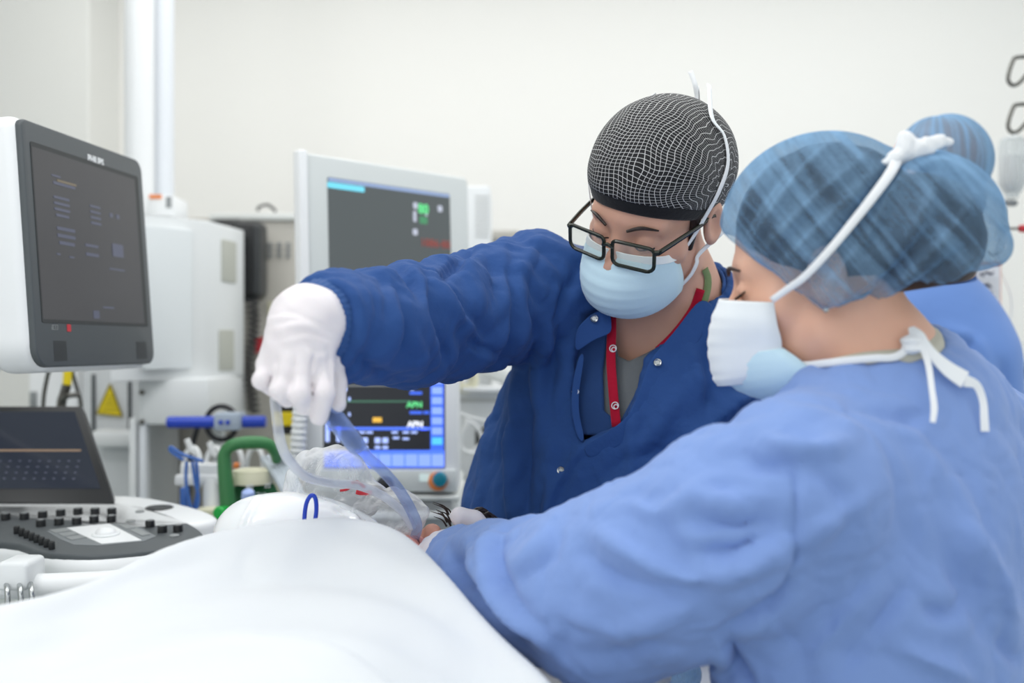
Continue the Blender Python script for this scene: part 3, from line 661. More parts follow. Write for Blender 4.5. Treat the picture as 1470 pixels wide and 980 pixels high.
neckall = lambda p: np.minimum(scr(p), neckf(p, RM, TM, MN, .056, .062)-.002)
lp2 = [q for q in (onsurf(neckall, x, y, .001, 1.2, 1.9) for x, y in ((945, 503), (962, 487), (980, 466), (996, 442), (1006, 415))) if q is not None]
if len(lp2) > 2: obj('lanyard_strap', *ribbon(lp2, .0125, V(.1, -1, .2), .0016), M['red'], lan)
# placket flap, collar pieces and snaps
gsurf = lambda p: man_solid(p)
def patch(name, grid_px, off, m, parent, th=.0016, fb=gsurf, sub=1):
    pts = []; R_ = len(grid_px); C_ = len(grid_px[0])
    for i, row in enumerate(grid_px):
        for k, e in enumerate(row):
            o_ = off if len(e) < 3 else e[2]; q = onsurf(fb, e[0], e[1], o_, 1.15, 2.2); pts.append(q if q is not None else P(e[0], e[1], 1.6))
    f = [[i*C_+k, i*C_+k+1, (i+1)*C_+k+1, (i+1)*C_+k] for i in range(R_-1) for k in range(C_-1)]
    o = solid(obj(name, pts, f, m, parent), th, 0); s = o.modifiers.new('smooth', 'SUBSURF'); s.levels = 2; s.render_levels = 2; return o
patch('collar_flap', [[(828, 470), (842, 455), (862, 442), (878, 446)], [(824, 490), (842, 476), (860, 470), (879, 470)], [(826, 508), (838, 498), (856, 486), (878, 479)]], .006, M['navy'], gown)
patch('placket', [[(832, 500, .004), (842, 505, .004)], [(818, 560, .006), (830, 562, .002)], [(820, 600, .006), (832, 602, .002)], [(832, 640, .005), (842, 632, .002)]], .006, M['navy'], gown)
patch('lapel', [[(1003, 425, .004), (1018, 430, .004), (1030, 440, .0)], [(965, 482, .007), (985, 488, .005), (1000, 500, .0)], [(929, 513, .009), (945, 530, .005), (962, 545, .0)], [(919, 560, .008), (932, 570, .004), (948, 582, .0)], [(904, 598, .007), (915, 608, .003), (926, 620, .0)], [(868, 622, .006), (874, 634, .003), (880, 645, .0)], [(834, 641, .005), (840, 652, .003), (845, 660, .0)]], .006, M['navy'], gown)
for i, (x, y) in enumerate(((853, 457), (944, 520), (805, 675), (826, 562))):
    c = onsurf(gsurf, x, y, .0085 if i < 2 else .002, 1.15, 2); g = gradf(gsurf, c[None], .004)[0]
    mb = MB(); mb.add(*lathe(c-g*.001, g, [(.0052, 0), (.0058, .001), (.005, .0022), (.0036, .0018), (.003, .0012)], 20)); mb.build('snap', M['metal'] if i != 3 else M['white'], gown)
# standing collar at the side of the neck, olive binding
CA = TM+RM@V(0, -.022, -.04); CX_ = nrm(CA-MN)
def collar_f(p):
    r = p-MN; h = r@CX_; rad = np.linalg.norm(r-h[:, None]*CX_, axis=1); fr = r@NF
    return smax(smax(np.abs(rad-.0745-.10*np.maximum(-h+.02, 0))-.0028, np.abs(h-.012)-.042-.25*np.clip(-fr, -.05, .06), .003), fr-.035, .004)
obj('collar', *meshf(collar_f, MN-.14, MN+.14, .0032), M['navy'], gown)
kq = [onsurf(lambda p: np.minimum(man_body(p), collar_f(p)), x, y, .003, 1.2, 2.2) for x, y in ((1012, 386), (1016, 398), (1016, 412), (1013, 425), (1009, 437))]; kq = [q for q in kq if q is not None and q[1] < 1.75]
tag(obj('collar_trim', *ribbon(kq, .011, V(.25, -1, .1), .0016), M['khaki'], gown), 'olive green collar trim')
# man's right glove: palm, four curled fingers of different length and a thumb, closed on the tube
def finger(p, pts, rs, k=.006): return chain(p, pts, rs, k)
HK = [P(463, 528, 1.072), P(435, 535, 1.056), P(409, 533, 1.056), P(384, 524, 1.07)]
def glove_f(p):
    wr = P(436, 474, 1.088); d = chain(p, [P(458, 464, 1.125), P(441, 464, 1.094), P(430, 482, 1.082)], [.0345, .0355, .031], .02)
    d = np.maximum(d, -(p-CUF-CDR*.006)@CDR)
    for i, kn in enumerate(HK): d = smin(d, seg(p, wr+(kn-wr)*.25, kn, .025, .0122), .014)
    fs = [([HK[0], P(465, 564, 1.058), P(458, 597, 1.068)], [.0115, .0108, .0094]),
          ([HK[1], P(430, 566, 1.045), P(437, 583, 1.07)], [.0108, .0104, .0096]),
          ([HK[2], P(402, 560, 1.047), P(413, 572, 1.072)], [.0105, .0100, .0092]),
          ([HK[3], P(376, 545, 1.06), P(393, 558, 1.082)], [.0100, .0093, .0086])]
    for pts, rs in fs: d = smin(d, chain(p, pts, rs, .004), .002)
    d = smin(d, chain(p, [P(455, 490, 1.10), P(473, 520, 1.112), P(481, 550, 1.108), P(484, 579, 1.1)], [.018, .0145, .0115, .0095], .006), .007)
    return d
gv, gf = meshf(glove_f, (-.30, .98, 1.32), (-.15, 1.17, 1.48), .0024, relax=2)
gv = folds(gv, gf, [([(392, 470), (430, 462), (470, 478)], 5, .002, 'o'), ([(388, 455), (420, 452), (468, 470)], 4, .0016, 'o'), ([(400, 490), (440, 480), (475, 492)], 5, .0014, 'o'),
    ([(452, 505), (448, 530), (448, 565)], 3, .0022, 'v'), ([(424, 510), (421, 535), (416, 560)], 3, .002, 'v'), ([(398, 512), (396, 530), (391, 552)], 3, .002, 'v'), ([(440, 498), (456, 508), (470, 505)], 4, .0014, 'o'), ([(470, 500), (474, 530), (476, 550)], 3, .0015, 'v')])
gv += vnormals(gv, gf)*(.0009*snoise(gv, 28, 4, 2)*np.clip((gv[:, 2]-1.36)*25, .25, 1))[:, None]
tag(obj('glove', gv, gf, M['glove'], man), 'white latex glove on the raised hand')
# man's other hand, beyond the arm of the woman
def hand_simple(wr, kn, spread, tips, rw=.022):
    def f(p):
        d = None
        for i in range(4):
            k = kn+spread*(i-1.5); e = seg(p, wr, k, rw, .0125); d = e if d is None else smin(d, e, .014)
        for i in range(4):
            k = kn+spread*(i-1.5); d = smin(d, chain(p, [k, k+tips[i]*.55, k+tips[i]+V(0, 0, -.012)], [.0115, .0105, .0085], .005), .004)
        th = wr+(kn-wr)*.4-spread*1.6; return smin(d, chain(p, [wr+(kn-wr)*.2, th, th+(kn-wr)*.45], [.016, .0125, .0095], .006), .008)
    return f
hf = hand_simple(mWR2, mWR2+V(-.07, -.0, -.01), V(.006, .021, 0), [V(-.06, 0, 0), V(-.07, 0, 0), V(-.065, 0, 0), V(-.05, 0, 0)])
tag(obj('glove', *meshf(hf, mWR2-V(.2, .1, .08), mWR2+V(.06, .1, .06), .004), M['glove'], man), 'white glove on the lowered hand')
for s in (-1, 1): MB().add(*meshf(lambda p: smax(chain(p, [(.18+s*.1, 1.72, .055), (.16+s*.1, 1.55, .045)], [.048, .045], .02), -(p[:, 2]-.002), .008), (.0+s*.1+.1, 1.45, 0), (.26+s*.1+.02, 1.82, .13), .008)).build('shoe', M['black'], man)

# ---------------------------------------------------------------- person: woman in the light blue gown
def rotm(R, ax, deg):
    a = math.radians(deg); k = nrm(ax); K = np.array([[0, -k[2], k[1]], [k[2], 0, -k[0]], [-k[1], k[0], 0]]); return (np.eye(3)+math.sin(a)*K+(1-math.cos(a))*K@K)@R
RW = np.array([[0.2737, -0.9436, -0.1862], [0.9603, 0.2788, -0.0017], [0.0535, -0.1783, 0.9825]]); RW = rotm(RW, RW[:, 0], 2); RW = rotm(RW, ZA, -8); WS = .93; RWS = RW*WS
TW = V(.3225, 1.115, 1.487); Lw = lambda *a: RWS@V(*a)+TW
WN = P(1258, 545, 1.12)
WF = nrm(V(-.68, .73, 0))
wSL, wEL, wWR = P(1142, 702, .985), P(860, 852, 1.09), P(648, 800, 1.30)
wSR, wEL2, wWR2 = P(1392, 640, 1.26), P(1150, 850, 1.36), P(745, 812, 1.42)
def woman_body(p):
    d = headf(TW+(p-TW)/WS, RW, TW, .97)*WS; d = smin(d, neckf(p, RW, TW, WN, .047, .054), .03)
    d = smin(d, chain(p, [P(1290, 640, 1.12), P(1262, 790, 1.1), (.36, 1.1, .95)], [.11, .12, .14], .05, WF, .7), .05)
    d = smin(d, chain(p, [wSL, WN+V(0, 0, -.05), wSR], [.045, .05, .045], .03), .05)
    d = smin(d, chain(p, [wSL, wEL, wWR], [.045, .036, .024], .02), .03)
    d = smin(d, chain(p, [wSR, wEL2, wWR2], [.045, .036, .024], .02), .03)
    for s in (-1, 1): d = smin(d, chain(p, [(.37+s*.07, 1.1+s*.06, .92), (.38+s*.07, 1.1+s*.06, .5), (.38+s*.07, 1.1+s*.06, .09)], [.085, .055, .04], .02), .03)
    return d
woman = obj('person', *meshf(woman_body, (-.12, .82, .02), (.62, 1.52, 1.66), .0042, relax=1), M['skinw'])
tag(woman, 'person in light blue gown and bouffant cap, seen from behind, reaching to the patient', 'person')
def wg_arm(p): return chain(p, [wSL, P(1045, 768, 1.01), P(950, 816, 1.035), P(865, 848, 1.085), P(768, 846, 1.155), P(702, 824, 1.225), P(662, 806, 1.285), P(640, 806, 1.31)], [.078, .09, .084, .087, .068, .05, .034, .026], .03)
def wg_arm2(p): return chain(p, [wSR, wEL2, P(800, 830, 1.42)], [.078, .06, .045], .02)
def wg_torso(p):
    d = chain(p, [P(1300, 640, 1.135), P(1282, 720, 1.12), P(1252, 860, 1.1), P(1242, 960, 1.1), (.36, 1.1, .95), (.36, 1.1, .42)], [.125, .15, .165, .160, .165, .20], .05, WF, .78)
    return smin(d, chain(p, [wSL+V(0, .0, .002), WN+V(0, .0, -.045), wSR], [.07, .07, .075], .03), .06)
def wg_solid(p): return smin(smin(wg_torso(p), wg_arm2(p), .03), wg_arm(p), .028)
wn_a, wn_b = WN+V(.03, -.0, -.075), TW+RW@V(0, -.02, -.03)
wgown_f = lambda p: smax(wg_solid(p), -seg(p, wn_a, wn_b, .067, .072), .008)
gv, gf = meshf(wgown_f, (-.12, .78, .40), (.68, 1.56, 1.52), .0048, relax=2)
gv = folds(gv, gf, WOMAN_FOLDS, 1.8)
gv = wrinkle(gv, gf, 7, .005, 41, .04, (1, 1, .7)); gv = wrinkle(gv, gf, 17, .0016, 87, .03)
wgown = obj('gown', gv, gf, M['blue'], woman)
und_f = lambda p: np.maximum(smax(wg_torso(p)-.001, -seg(p, wn_a, wn_b, .052, .057), .005), seg(p, wn_a, wn_b, .070, .075))
bx0 = WN-V(.12, .12, .1); tag(obj('undershirt', *meshf(und_f, bx0, WN+V(.12, .12, .07), .004), M['beige'], woman), 'beige undershirt collar')
# hair and translucent cap
def wcap_base(q):
    d = ell(q, (0, -.006, .052), (.094, .104, .096)); d2 = ell(q, (.0, -.100, .022), (.082, .080, .088)); a = q.copy(); a[:, 0] = np.abs(a[:, 0]); return smin(smin(d, d2, .016), ell(a, (.078, -.014, -.008), (.020, .042, .042)), .03)
def wcut(q): return np.maximum((.030-(q[:, 1]+.0)*-.0)-9, np.minimum(q[:, 2]-(-.034+.98*np.maximum(q[:, 1]+.005, 0)-.10*np.minimum(q[:, 1]+.005, 0)), 9))
def wcap_f(p):
    q = (p-TW)@RW; a = np.arctan2(q[:, 2]-.03, q[:, 1]+.03); return smax(wcap_base(q)-.002*np.sin(q[:, 1]*95+q[:, 2]*60+2*np.sin(q[:, 2]*40))*np.clip((.11-q[:, 2])*12, 0, 1), -wcut(q), .012)
cv, cf = meshf(wcap_f, TW-.24, TW+.24, .004)
q = (cv-TW)@RW; cutv = (wcut(q) < .004) & (wcap_base(q) < -.008); keep = ~cutv[cf].any(1); cf = cf[keep]
used = np.unique(cf); rm = np.full(len(cv), -1); rm[used] = np.arange(len(used)); cv = cv[used]; cf = rm[cf]
cv = folds(cv, cf, WCAP_FOLDS)
wcap = obj('bouffant_cap', cv, cf, M['bouffant'], woman)
def wcap_uv(co):
    q = (co-TW)@RW; return np.stack([q[:, 1]*2.2-q[:, 2]*1.35, q[:, 2]*2.+q[:, 1]*1.2], 1)
set_uv(wcap, wcap_uv)
def whair(p):
    q = (p-TW)@RW; a = q.copy(); a[:, 0] = np.abs(a[:, 0])
    d = ell(q, (0, -.010, .052), (.077, .092, .083)); d = smin(d, ell(q, (0, -.100, .022), (.062, .058, .064)), .01); d += .0012*snoise(q, 22, 6, 2)
    d = smax(d, -(q[:, 2]-(-.028+1.15*np.maximum(q[:, 1]-.012, 0))), .006); d = smax(d, -ell(a, (.083, -.014, -.003), (.02, .025, .036)), .004)
    return d
obj('hair', *meshf(whair, TW-.2, TW+.17, .0032), M['hairw'], woman)
for s in (1, -1): MB().add(*tube([Lw(s*.016, .1015, .019), Lw(s*.034, .0955, .025), Lw(s*.05, .081, .02)], [.002, .0026, .001], 8)).build('eyebrow', M['hairw'], woman)
for s in (1, -1): MB().add(*tube([Lw(s*.019, .0875, -.006), Lw(s*.033, .0945, -.0095), Lw(s*.047, .084, -.006), Lw(s*.053, .079, -.004)], .0012, 6)).build('eyelash', M['hair'], woman)
for s in (1, -1): MB().add(*lathe(Lw(s*.086, -.008, -.036), RW@V(s, 0, 0), [(.0005, -.003), (.0028, -.001), (.0032, .001), (.002, .003), (.0002, .0036)], 12)).build('earring', M['metal'], woman)
# mask: white upper panel and blue lower panel
rowsW = [(-.006, .117, .071, .046, -.014), (-.03, .130, .072, .046, -.013), (-.06, .139, .064, .046, -.006), (-.092, .139, .056, .055, .0), (-.104, .136, .045, .075, .0)]
mk = solid(obj('face_mask', *maskgrid(RWS, TW, rowsW, p=.7), M['maskw'], woman), .0016)
rowsL = [(-.070, .128, .064, .045, .0), (-.088, .128, .066, .03, .004), (-.108, .118, .064, .018, .008), (-.125, .09, .056, .012, .012), (-.134, .06, .048, .008, .014)]
mk2 = solid(obj('lower_panel', *maskgrid(RWS, TW, rowsL, p=.85), M['mask'], mk), .0016)
capo_ = lambda p: wcap_base((p-TW)@RW)
uv_, _ = maskgrid(RWS, TW, rowsW, p=.7); lv_, _ = maskgrid(RWS, TW, rowsL, p=.85)
whead = lambda p: np.minimum(capo_(p), woman_body(p))
pts = [P(1106, 434, 1.06)]+[q for q in (onsurf(whead, x, y, .0025, .6, 1.6) for x, y in ((1130, 415), (1155, 397), (1190, 360), (1225, 318), (1255, 280), (1280, 245), (1292, 218), (1300, 205))) if q is not None]
pts[0] = pts[1]+(pts[1]-pts[2])*.9
def ptie(pts, wd, parent, nm='tie', c=TW, flip=None): return obj(nm, *ribbon(pts, wd, [nrm(V(0, 0, CZ)-np.asarray(a)) for a in pts], .0013), M['tie'], parent)
wdt = np.interp(np.arange(len(pts)), [0, 3, len(pts)-1], [.0065, .0075, .0105]); ptie(pts, wdt, mk)
kc = pts[-1]
# bow on the crown
kd0 = kc[1]-.006; K_ = lambda x, y, dd=0: P(x, y, kd0+dd)
def bowf(p):
    d = ell(p, K_(1300, 209), (.0095, .007, .0135)); d = smin(d, ell(p, K_(1292, 224), (.011, .007, .007)), .004); d = smin(d, ell(p, K_(1280, 233), (.010, .005, .0045)), .004)
    d = smin(d, chain(p, [K_(1306, 222), K_(1325, 211, -.004), K_(1345, 203), K_(1366, 204, .01)], [.004, .0075, .0065, .003], .004, YA, .6), .005); return d+.0012*snoise(p, 60, 9, 2)
obj('bow', *meshf(bowf, K_(1320, 215)-V(.05, .03, .03), K_(1320, 215)+V(.05, .03, .03), .0022), M['tie'], mk)
# lower tie, knot at the nape and hanging tails
nk = lambda p: np.minimum(woman_body(p), wg_solid(p))
base = [(1112, 517), (1150, 524), (1185, 521), (1220, 517), (1255, 514), (1285, 512), (1310, 496)]
pts = [q for q in (onsurf(nk, x, y, .004, .6, 1.6) for x, y in base) if q is not None]; pts[0] = P(1112, 517, pts[0][1]) if pts[0][1] < pts[1][1]+.05 else pts[1]+(pts[1]-pts[2])
ptie(pts, .0075, mk)
kn = pts[-1]; kd = kn[1]
def Q(x, y, dd=0): return P(x, y, kd+dd)
mb = MB()
mb.add(*meshf(lambda p: ell(p, Q(1308, 494, -.004), (.010, .009, .011))+.0012*np.sin(p[:, 2]*600), Q(1308, 494)-.02, Q(1308, 494)+.02, .0022))
mb.add(*ribbon([Q(1308, 470, .004), Q(1316, 480, -.004), Q(1326, 496, -.01), Q(1340, 510, -.016), Q(1362, 530, -.02), Q(1385, 545, -.022)], [.006, .014, .014, .012, .016, .019], V(-.1, -1, .5), .002))
mb.add(*ribbon([Q(1385, 546, -.022), Q(1402, 553, -.022), Q(1411, 575, -.023), Q(1413, 600, -.026), Q(1414, 619, -.028)], [.012, .008, .007, .0075, .0078], V(-.2, -1, .1), .0015))
mb.add(*ribbon([Q(1326, 500, -.01), Q(1333, 525, -.03), Q(1338, 560, -.05), Q(1341, 585, -.058), Q(1339, 606, -.062)], [.007, .006, .0055, .006, .005], V(-.2, -1, .1), .0015))
mb.build('knot', M['tie'], mk)
# gloves
wl = P(640, 795, 1.305)
def wglove(p):
    kns = [P(638, 776, 1.345), P(630, 782, 1.33), P(624, 790, 1.315), P(624, 797, 1.30)]; d = seg(p, P(655, 798, 1.285), wl, .029, .026)
    for k in kns: d = smin(d, seg(p, wl, k, .022, .0125), .014)
    for k, tp in zip(kns, (P(618, 784, 1.385), P(606, 792, 1.375), P(602, 798, 1.355), P(606, 805, 1.335))): d = smin(d, chain(p, [k, (k+tp)/2+V(0, 0, .004), tp+V(0, 0, -.006)], [.0115, .0105, .0085], .005), .004)
    return smin(d, chain(p, [wl, P(662, 772, 1.34), P(646, 770, 1.375)], [.017, .0125, .0095], .006), .008)
tag(obj('glove', *meshf(wglove, wl-V(.1, .06, .06), wl+V(.06, .12, .06), .0032), M['glove'], woman), 'white glove under the patient\'s jaw')
w2 = wWR2
def wglove2(p):
    kns = [P(700, 768, 1.40), P(706, 775, 1.42), P(712, 783, 1.44), P(718, 792, 1.46)]; d = seg(p, P(770, 820, 1.42), w2, .028, .026)
    for k in kns: d = smin(d, seg(p, w2, k, .022, .0125), .014)
    for k, tp in zip(kns, (P(660, 741, 1.385), P(668, 770, 1.42), P(674, 778, 1.44), P(682, 788, 1.46))): d = smin(d, chain(p, [k, (k+tp)/2+V(0, 0, .006), tp], [.0142, .0135, .0125], .005), .004)
    return smin(d, chain(p, [w2, P(722, 780, 1.38), P(690, 772, 1.36)], [.017, .0125, .0095], .006), .008)
tag(obj('glove', *meshf(wglove2, w2-V(.11, .1, .06), w2+V(.06, .12, .09), .0032), M['glove'], woman), 'white glove with one finger on the patient\'s cheek')
for s in (-1, 1): MB().add(*meshf(lambda p: smax(chain(p, [(.4+s*.07, 1.07+s*.06, .055), (.3+s*.07, 1.18+s*.06, .045)], [.045, .042], .02), -(p[:, 2]-.002), .008), (.2+s*.07, .98+s*.06, 0), (.48+s*.07, 1.27+s*.06, .13), .008)).build('shoe', M['white2'], woman)

# ---------------------------------------------------------------- person behind: blue bouffant cap and blue scrubs, back turned
TB = P(1341, 270, 2.12); RB = np.array([[math.cos(.5), -math.sin(.5), 0], [math.sin(.5), math.cos(.5), 0], [0, 0, 1]])
BN = TB+V(.0, -.01, -.20); bSR, bSL = P(1390, 520, 2.08), BN+V(-.2, .06, -.06)
def back_body(p):
    d = headf(p, RB, TB, 1.0); d = smin(d, neckf(p, RB, TB, BN, .052, .06), .03)
    d = smin(d, chain(p, [BN+V(0, 0, -.12), BN+V(0, .02, -.5)], [.12, .13], .05, YA, .7), .05); d = smin(d, chain(p, [bSL, BN+V(0, 0, -.03), bSR], [.045, .05, .045], .03), .05)
    d = smin(d, chain(p, [bSR, P(1410, 720, 2.1), P(1300, 830, 2.2)], [.045, .036, .03], .02), .03); d = smin(d, chain(p, [bSL, bSL+V(-.03, .05, -.28), bSL+V(.05, .25, -.4)], [.045, .036, .03], .02), .03)
    for i in range(4):
        for b0, dr in ((P(1300, 830, 2.2), V(-.08, .04, -.02)), (bSL+V(.05, .25, -.4), V(.04, .08, -.02))):
            sp = nrm(np.cross(dr, ZA))*(.02*(i-1.5)); d = smin(d, seg(p, b0+dr*.2+sp*.5, b0+dr+sp, .017, .008), .006)
    for s in (-1, 1): d = smin(d, chain(p, [BN+V(s*.09, .02, -.55), (BN[0]+s*.1, BN[1]+.02, .5), (BN[0]+s*.1, BN[1]+.02, .09)], [.085, .055, .04], .02), .03)
    return d
back = obj('person', *meshf(back_body, BN+V(-.40, -.22, -1.52), BN+V(.40, .45, .38), .0065, relax=1), M['skinw'])
tag(back, 'person in blue scrubs with back turned, mostly hidden behind the light blue gown', 'person')
def bg_solid(p):
    d = chain(p, [BN+V(.0, .01, -.14), BN+V(0, .02, -.3), BN+V(0, .03, -.62)], [.16, .175, .18], .05, YA, .7); d = smin(d, chain(p, [bSL, BN+V(0, .01, -.045), bSR], [.08, .08, .072], .03), .06)
    d = smin(d, chain(p, [bSR, P(1411, 640, 2.08), P(1408, 720, 2.1)], [.072, .070, .062], .02), .04); return smin(d, chain(p, [bSL, bSL+V(-.03, .05, -.24)], [.08, .065], .02), .04)
bgf = lambda p: smax(bg_solid(p), -seg(p, BN+V(0, 0, -.08), TB+V(0, 0, -.02), .062, .066), .008)
gv, gf = meshf(bgf, BN+V(-.36, -.25, -.85), BN+V(.36, .3, .08), .008, relax=2)
gv = folds(gv, gf, BACK_FOLDS, 2); obj('scrub_top', gv, gf, M['blue3'], back)
colf = lambda p: np.maximum(np.maximum(smax(bg_solid(p)-.002, -seg(p, BN+V(0, 0, -.08), TB+V(0, 0, -.02), .06, .064), .005), seg(p, BN+V(0, 0, -.08), TB+V(0, 0, -.02), .074, .078)), -(p[:, 2]-BN[2]+.06))
tag(obj('collar', *meshf(colf, BN-.14, BN+.14, .005), M['navy'], back), 'dark navy collar')
def bcap(p):
    q = p-TB; q = q@RB; return smax(ell(q, (0, -.02, .05), (.088, .094, .090))-.002*np.sin(q[:, 0]*110+q[:, 2]*50), -(q[:, 2]-.0-.4*np.maximum(q[:, 1], 0)), .012)
bc = obj('bouffant_cap', *meshf(bcap, TB-.2, TB+.2, .005), M['bouffant2'], back); set_uv(bc, lambda co: np.stack([np.arctan2(co[:, 0]-TB[0], co[:, 1]-TB[1])*.25, co[:, 2]*2], 1))
obj('hair', *meshf(lambda p: smax(smin(ell((p-TB)@RB, (0, -.018, .048), (.074, .078, .076)), ell((p-TB)@RB, (0, -.07, -.03), (.05, .03, .045)), .03), -((p-TB)@RB)[:, 2]-.08+1.0*np.maximum(((p-TB)@RB)[:, 1], 0), .005), TB-.16, TB+.16, .005), M['hairw'], back)
for s in (-1, 1): MB().add(*meshf(lambda p: smax(chain(p, [(BN[0]+s*.1, BN[1], .055), (BN[0]+s*.1-.05, BN[1]+.15, .045)], [.048, .045], .02), -(p[:, 2]-.002), .008), (BN[0]+s*.1-.12, BN[1]-.08, 0), (BN[0]+s*.1+.08, BN[1]+.24, .13), .01)).build('shoe', M['white2'], back)

# ---------------------------------------------------------------- patient on the table
zc = nrm(V(.62, .74, -.22)); yc_ = nrm(ZA-(ZA@zc)*zc); xc_ = np.cross(yc_, zc); RP = np.stack([xc_, yc_, zc], 1)
TP = P(622, 752, 1.40)-RP@V(0, .1235, -.034); Lp = lambda *a: RP@V(*a)+TP
PN = V(-.17, 1.27, 1.075)
def patient_f(p):
    d = headf(p, RP, TP, 1.0)
    q = (p-TP)@RP; d = smax(d, -ell(q, (0, .1, -.067), (.012, .02, .006)), .004)
    d = smin(d, neckf(p, RP, TP, PN, .052, .06), .03)
    d = smin(d, chain(p, [PN+V(-.02, -.08, -.01), PN+V(-.05, -.4, -.01), PN+V(-.06, -.65, -.03)], [.14, .115, .11], .05, ZA, .62), .05)
    d = smin(d, chain(p, [PN+V(.13, -.06, -.03), PN+V(-.02, -.04, -.02), PN+V(-.18, -.08, -.02)], [.045, .05, .045], .03), .04)
    for s in (-1, 1):
        d = smin(d, chain(p, [PN+V(-.06+s*.09, -.65, -.035), PN+V(-.06+s*.09, -1.08, -.04), PN+V(-.06+s*.08, -1.35, -.05)], [.06, .048, .04], .02), .03)
        sh = PN+V(-.025+s*.155, -.07, -.025); d = smin(d, chain(p, [sh, sh+V(s*.05-.02, -.27, -.03), sh+V(s*.03-.02, -.5, -.03), sh+V(s*.02-.02, -.62, -.03)], [.045, .036, .026, .02], .02), .02)
    return d
patient = obj('person', *meshf(patient_f, V(-.58, -.30, .95), V(.2, 1.62, 1.3), .005, relax=1), M['skinp'])
tag(patient, 'person lying under the white drape with only nose, lips and dark hair showing', 'person')
mb = MB(); rg = np.random.RandomState(4)
def phair(p):
    q = (p-TP)@RP; d = ell(q, (0, -.014, .056), (.081, .104, .09))+.0012*np.sin(q[:, 0]*500+q[:, 1]*120); return smax(d, -(q[:, 2]-.03+.25*(q[:, 1]-.09)), .006)
mb.add(*meshf(phair, TP-.15, TP+.17, .0035))
for i in range(90):
    a = rg.uniform(-.9, .9); b0 = Lp(.07*math.sin(a), .06*math.cos(a)+.0, .1+.03*rg.rand()); mb.add(*tube([b0, b0+V(.03*rg.rand(), .01, .014+.010*rg.rand()), b0+V(.05+.04*rg.rand(), .03, .004-.01*rg.rand()), b0+V(.08+.05*rg.rand(), .05, -.03)], [.0022, .002, .0016, .0004], 5, 4))
for i in range(46):
    s = P(664+rg.uniform(0, 22), 752-rg.uniform(-4, 12), 1.46+.03*rg.rand()); e = P(700+rg.uniform(0, 26), 752+rg.uniform(0, 14), 1.47+.04*rg.rand()); m_ = (s+e)/2+V(0, 0, .006+.012*rg.rand())
    mb.add(*tube([s, m_, e, e+V(.02, .0, -.02)], [.0016, .002, .0016, .0005], 5, 4))
for i in range(9):
    s = P(645+rg.uniform(-4, 6), 756-rg.uniform(0, 18), 1.42); mb.add(*tube([s, s+V(-.006, 0, .008+.004*rg.rand()), s+V(-.014-.008*rg.rand(), 0, .012+.006*rg.rand())], [.0014, .001, .0003], 5, 4))
mb.build('hair', M['hair'], patient)
for s in (1, -1): MB().add(*tube([Lp(s*.016, .1015, .019), Lp(s*.034, .0955, .026), Lp(s*.052, .081, .021)], [.003, .0036, .0015], 8)).build('eyebrow', M['hair'], patient)
for z, y in ((-.0605, .0995), (-.0745, .0985)): MB().add(*tube([Lp(-.02, y-.012, -.067), Lp(-.01, y, z), Lp(0, y+.002, z), Lp(.01, y, z), Lp(.02, y-.012, -.067)], [.002, .0045, .005, .0045, .002], 8)).build('lip', M['lip'], patient)
# operating table
t = thing('operating_table', 'padded operating table under the patient, hidden by the white drape', 'operating table', (-.22, .5, 0))
MB().add(*boxm((-.5, -.75, .9), (.12, 1.62, .945), .01)).build('table_top', M['metal'], t)
MB().add(*boxm((-.49, -.74, .945), (.11, 1.61, .975), .012)).build('mattress', M['black'], t)
MB().add(*boxm((-.36, .35, .08), (-.06, .7, .9), .02)).build('column', M['metal'], t)
MB().add(*boxm((-.5, .1, 0), (.05, 1.05, .09), .03)).build('base', M['white2'], t)
MB().add(*meshf(lambda p: ell(p, TP+V(.02, .02, -.085), (.13, .12, .04)), TP+V(-.15, -.15, -.16), TP+V(.2, .2, -.02), .008)).build('head_rest', M['black'], t)
# the drape: heaped over chest, falling away behind its far edge
ex = np.array([-1.0, -.62, -.46, -.418, -.387, -.36, -.323, -.255, -.189, -.137, -.108, -.067, -.03, .003, .034, .06, .2])
ey = np.array([.80, .92, .97, 1.02, 1.08, 1.11, 1.15, 1.18, 1.19, 1.18, 1.16, 1.10, 1.05, 1.0, .95, .90, .6])
ed = np.array([.33, .262, .239, .237, .226, .214, .206, .1985, .195, .202, .214, .241, .271, .29, .30, .33, .75])
gx = np.linspace(-.86, .12, 190); gy = np.linspace(-.7, 1.42, 260); X, Y = np.meshgrid(gx, gy, indexing='ij')
def sm1(a): k = np.ones(9)/9; return np.convolve(np.pad(a, 4, 'edge'), k, 'valid')
fx = np.linspace(-1, .2, 400); fyE = np.interp(fx, ex, ey); fdE = np.interp(fx, ex, ed)
for _ in range(3): fyE = sm1(fyE); fdE = sm1(fdE)
sstep = lambda a: (lambda t: 1-(1-t)**2)(np.clip(a, 0, 1))
YE = np.interp(X, fx, fyE); DE = np.interp(X, fx, fdE)
back_ = np.clip((Y-YE)/.26, 0, 1); drop = DE+.17*back_**1.25+.06*sstep((YE-Y)/.2)-.012*np.clip((YE-Y-.24)/.5, 0, 1)
# broad soft folds running across the body

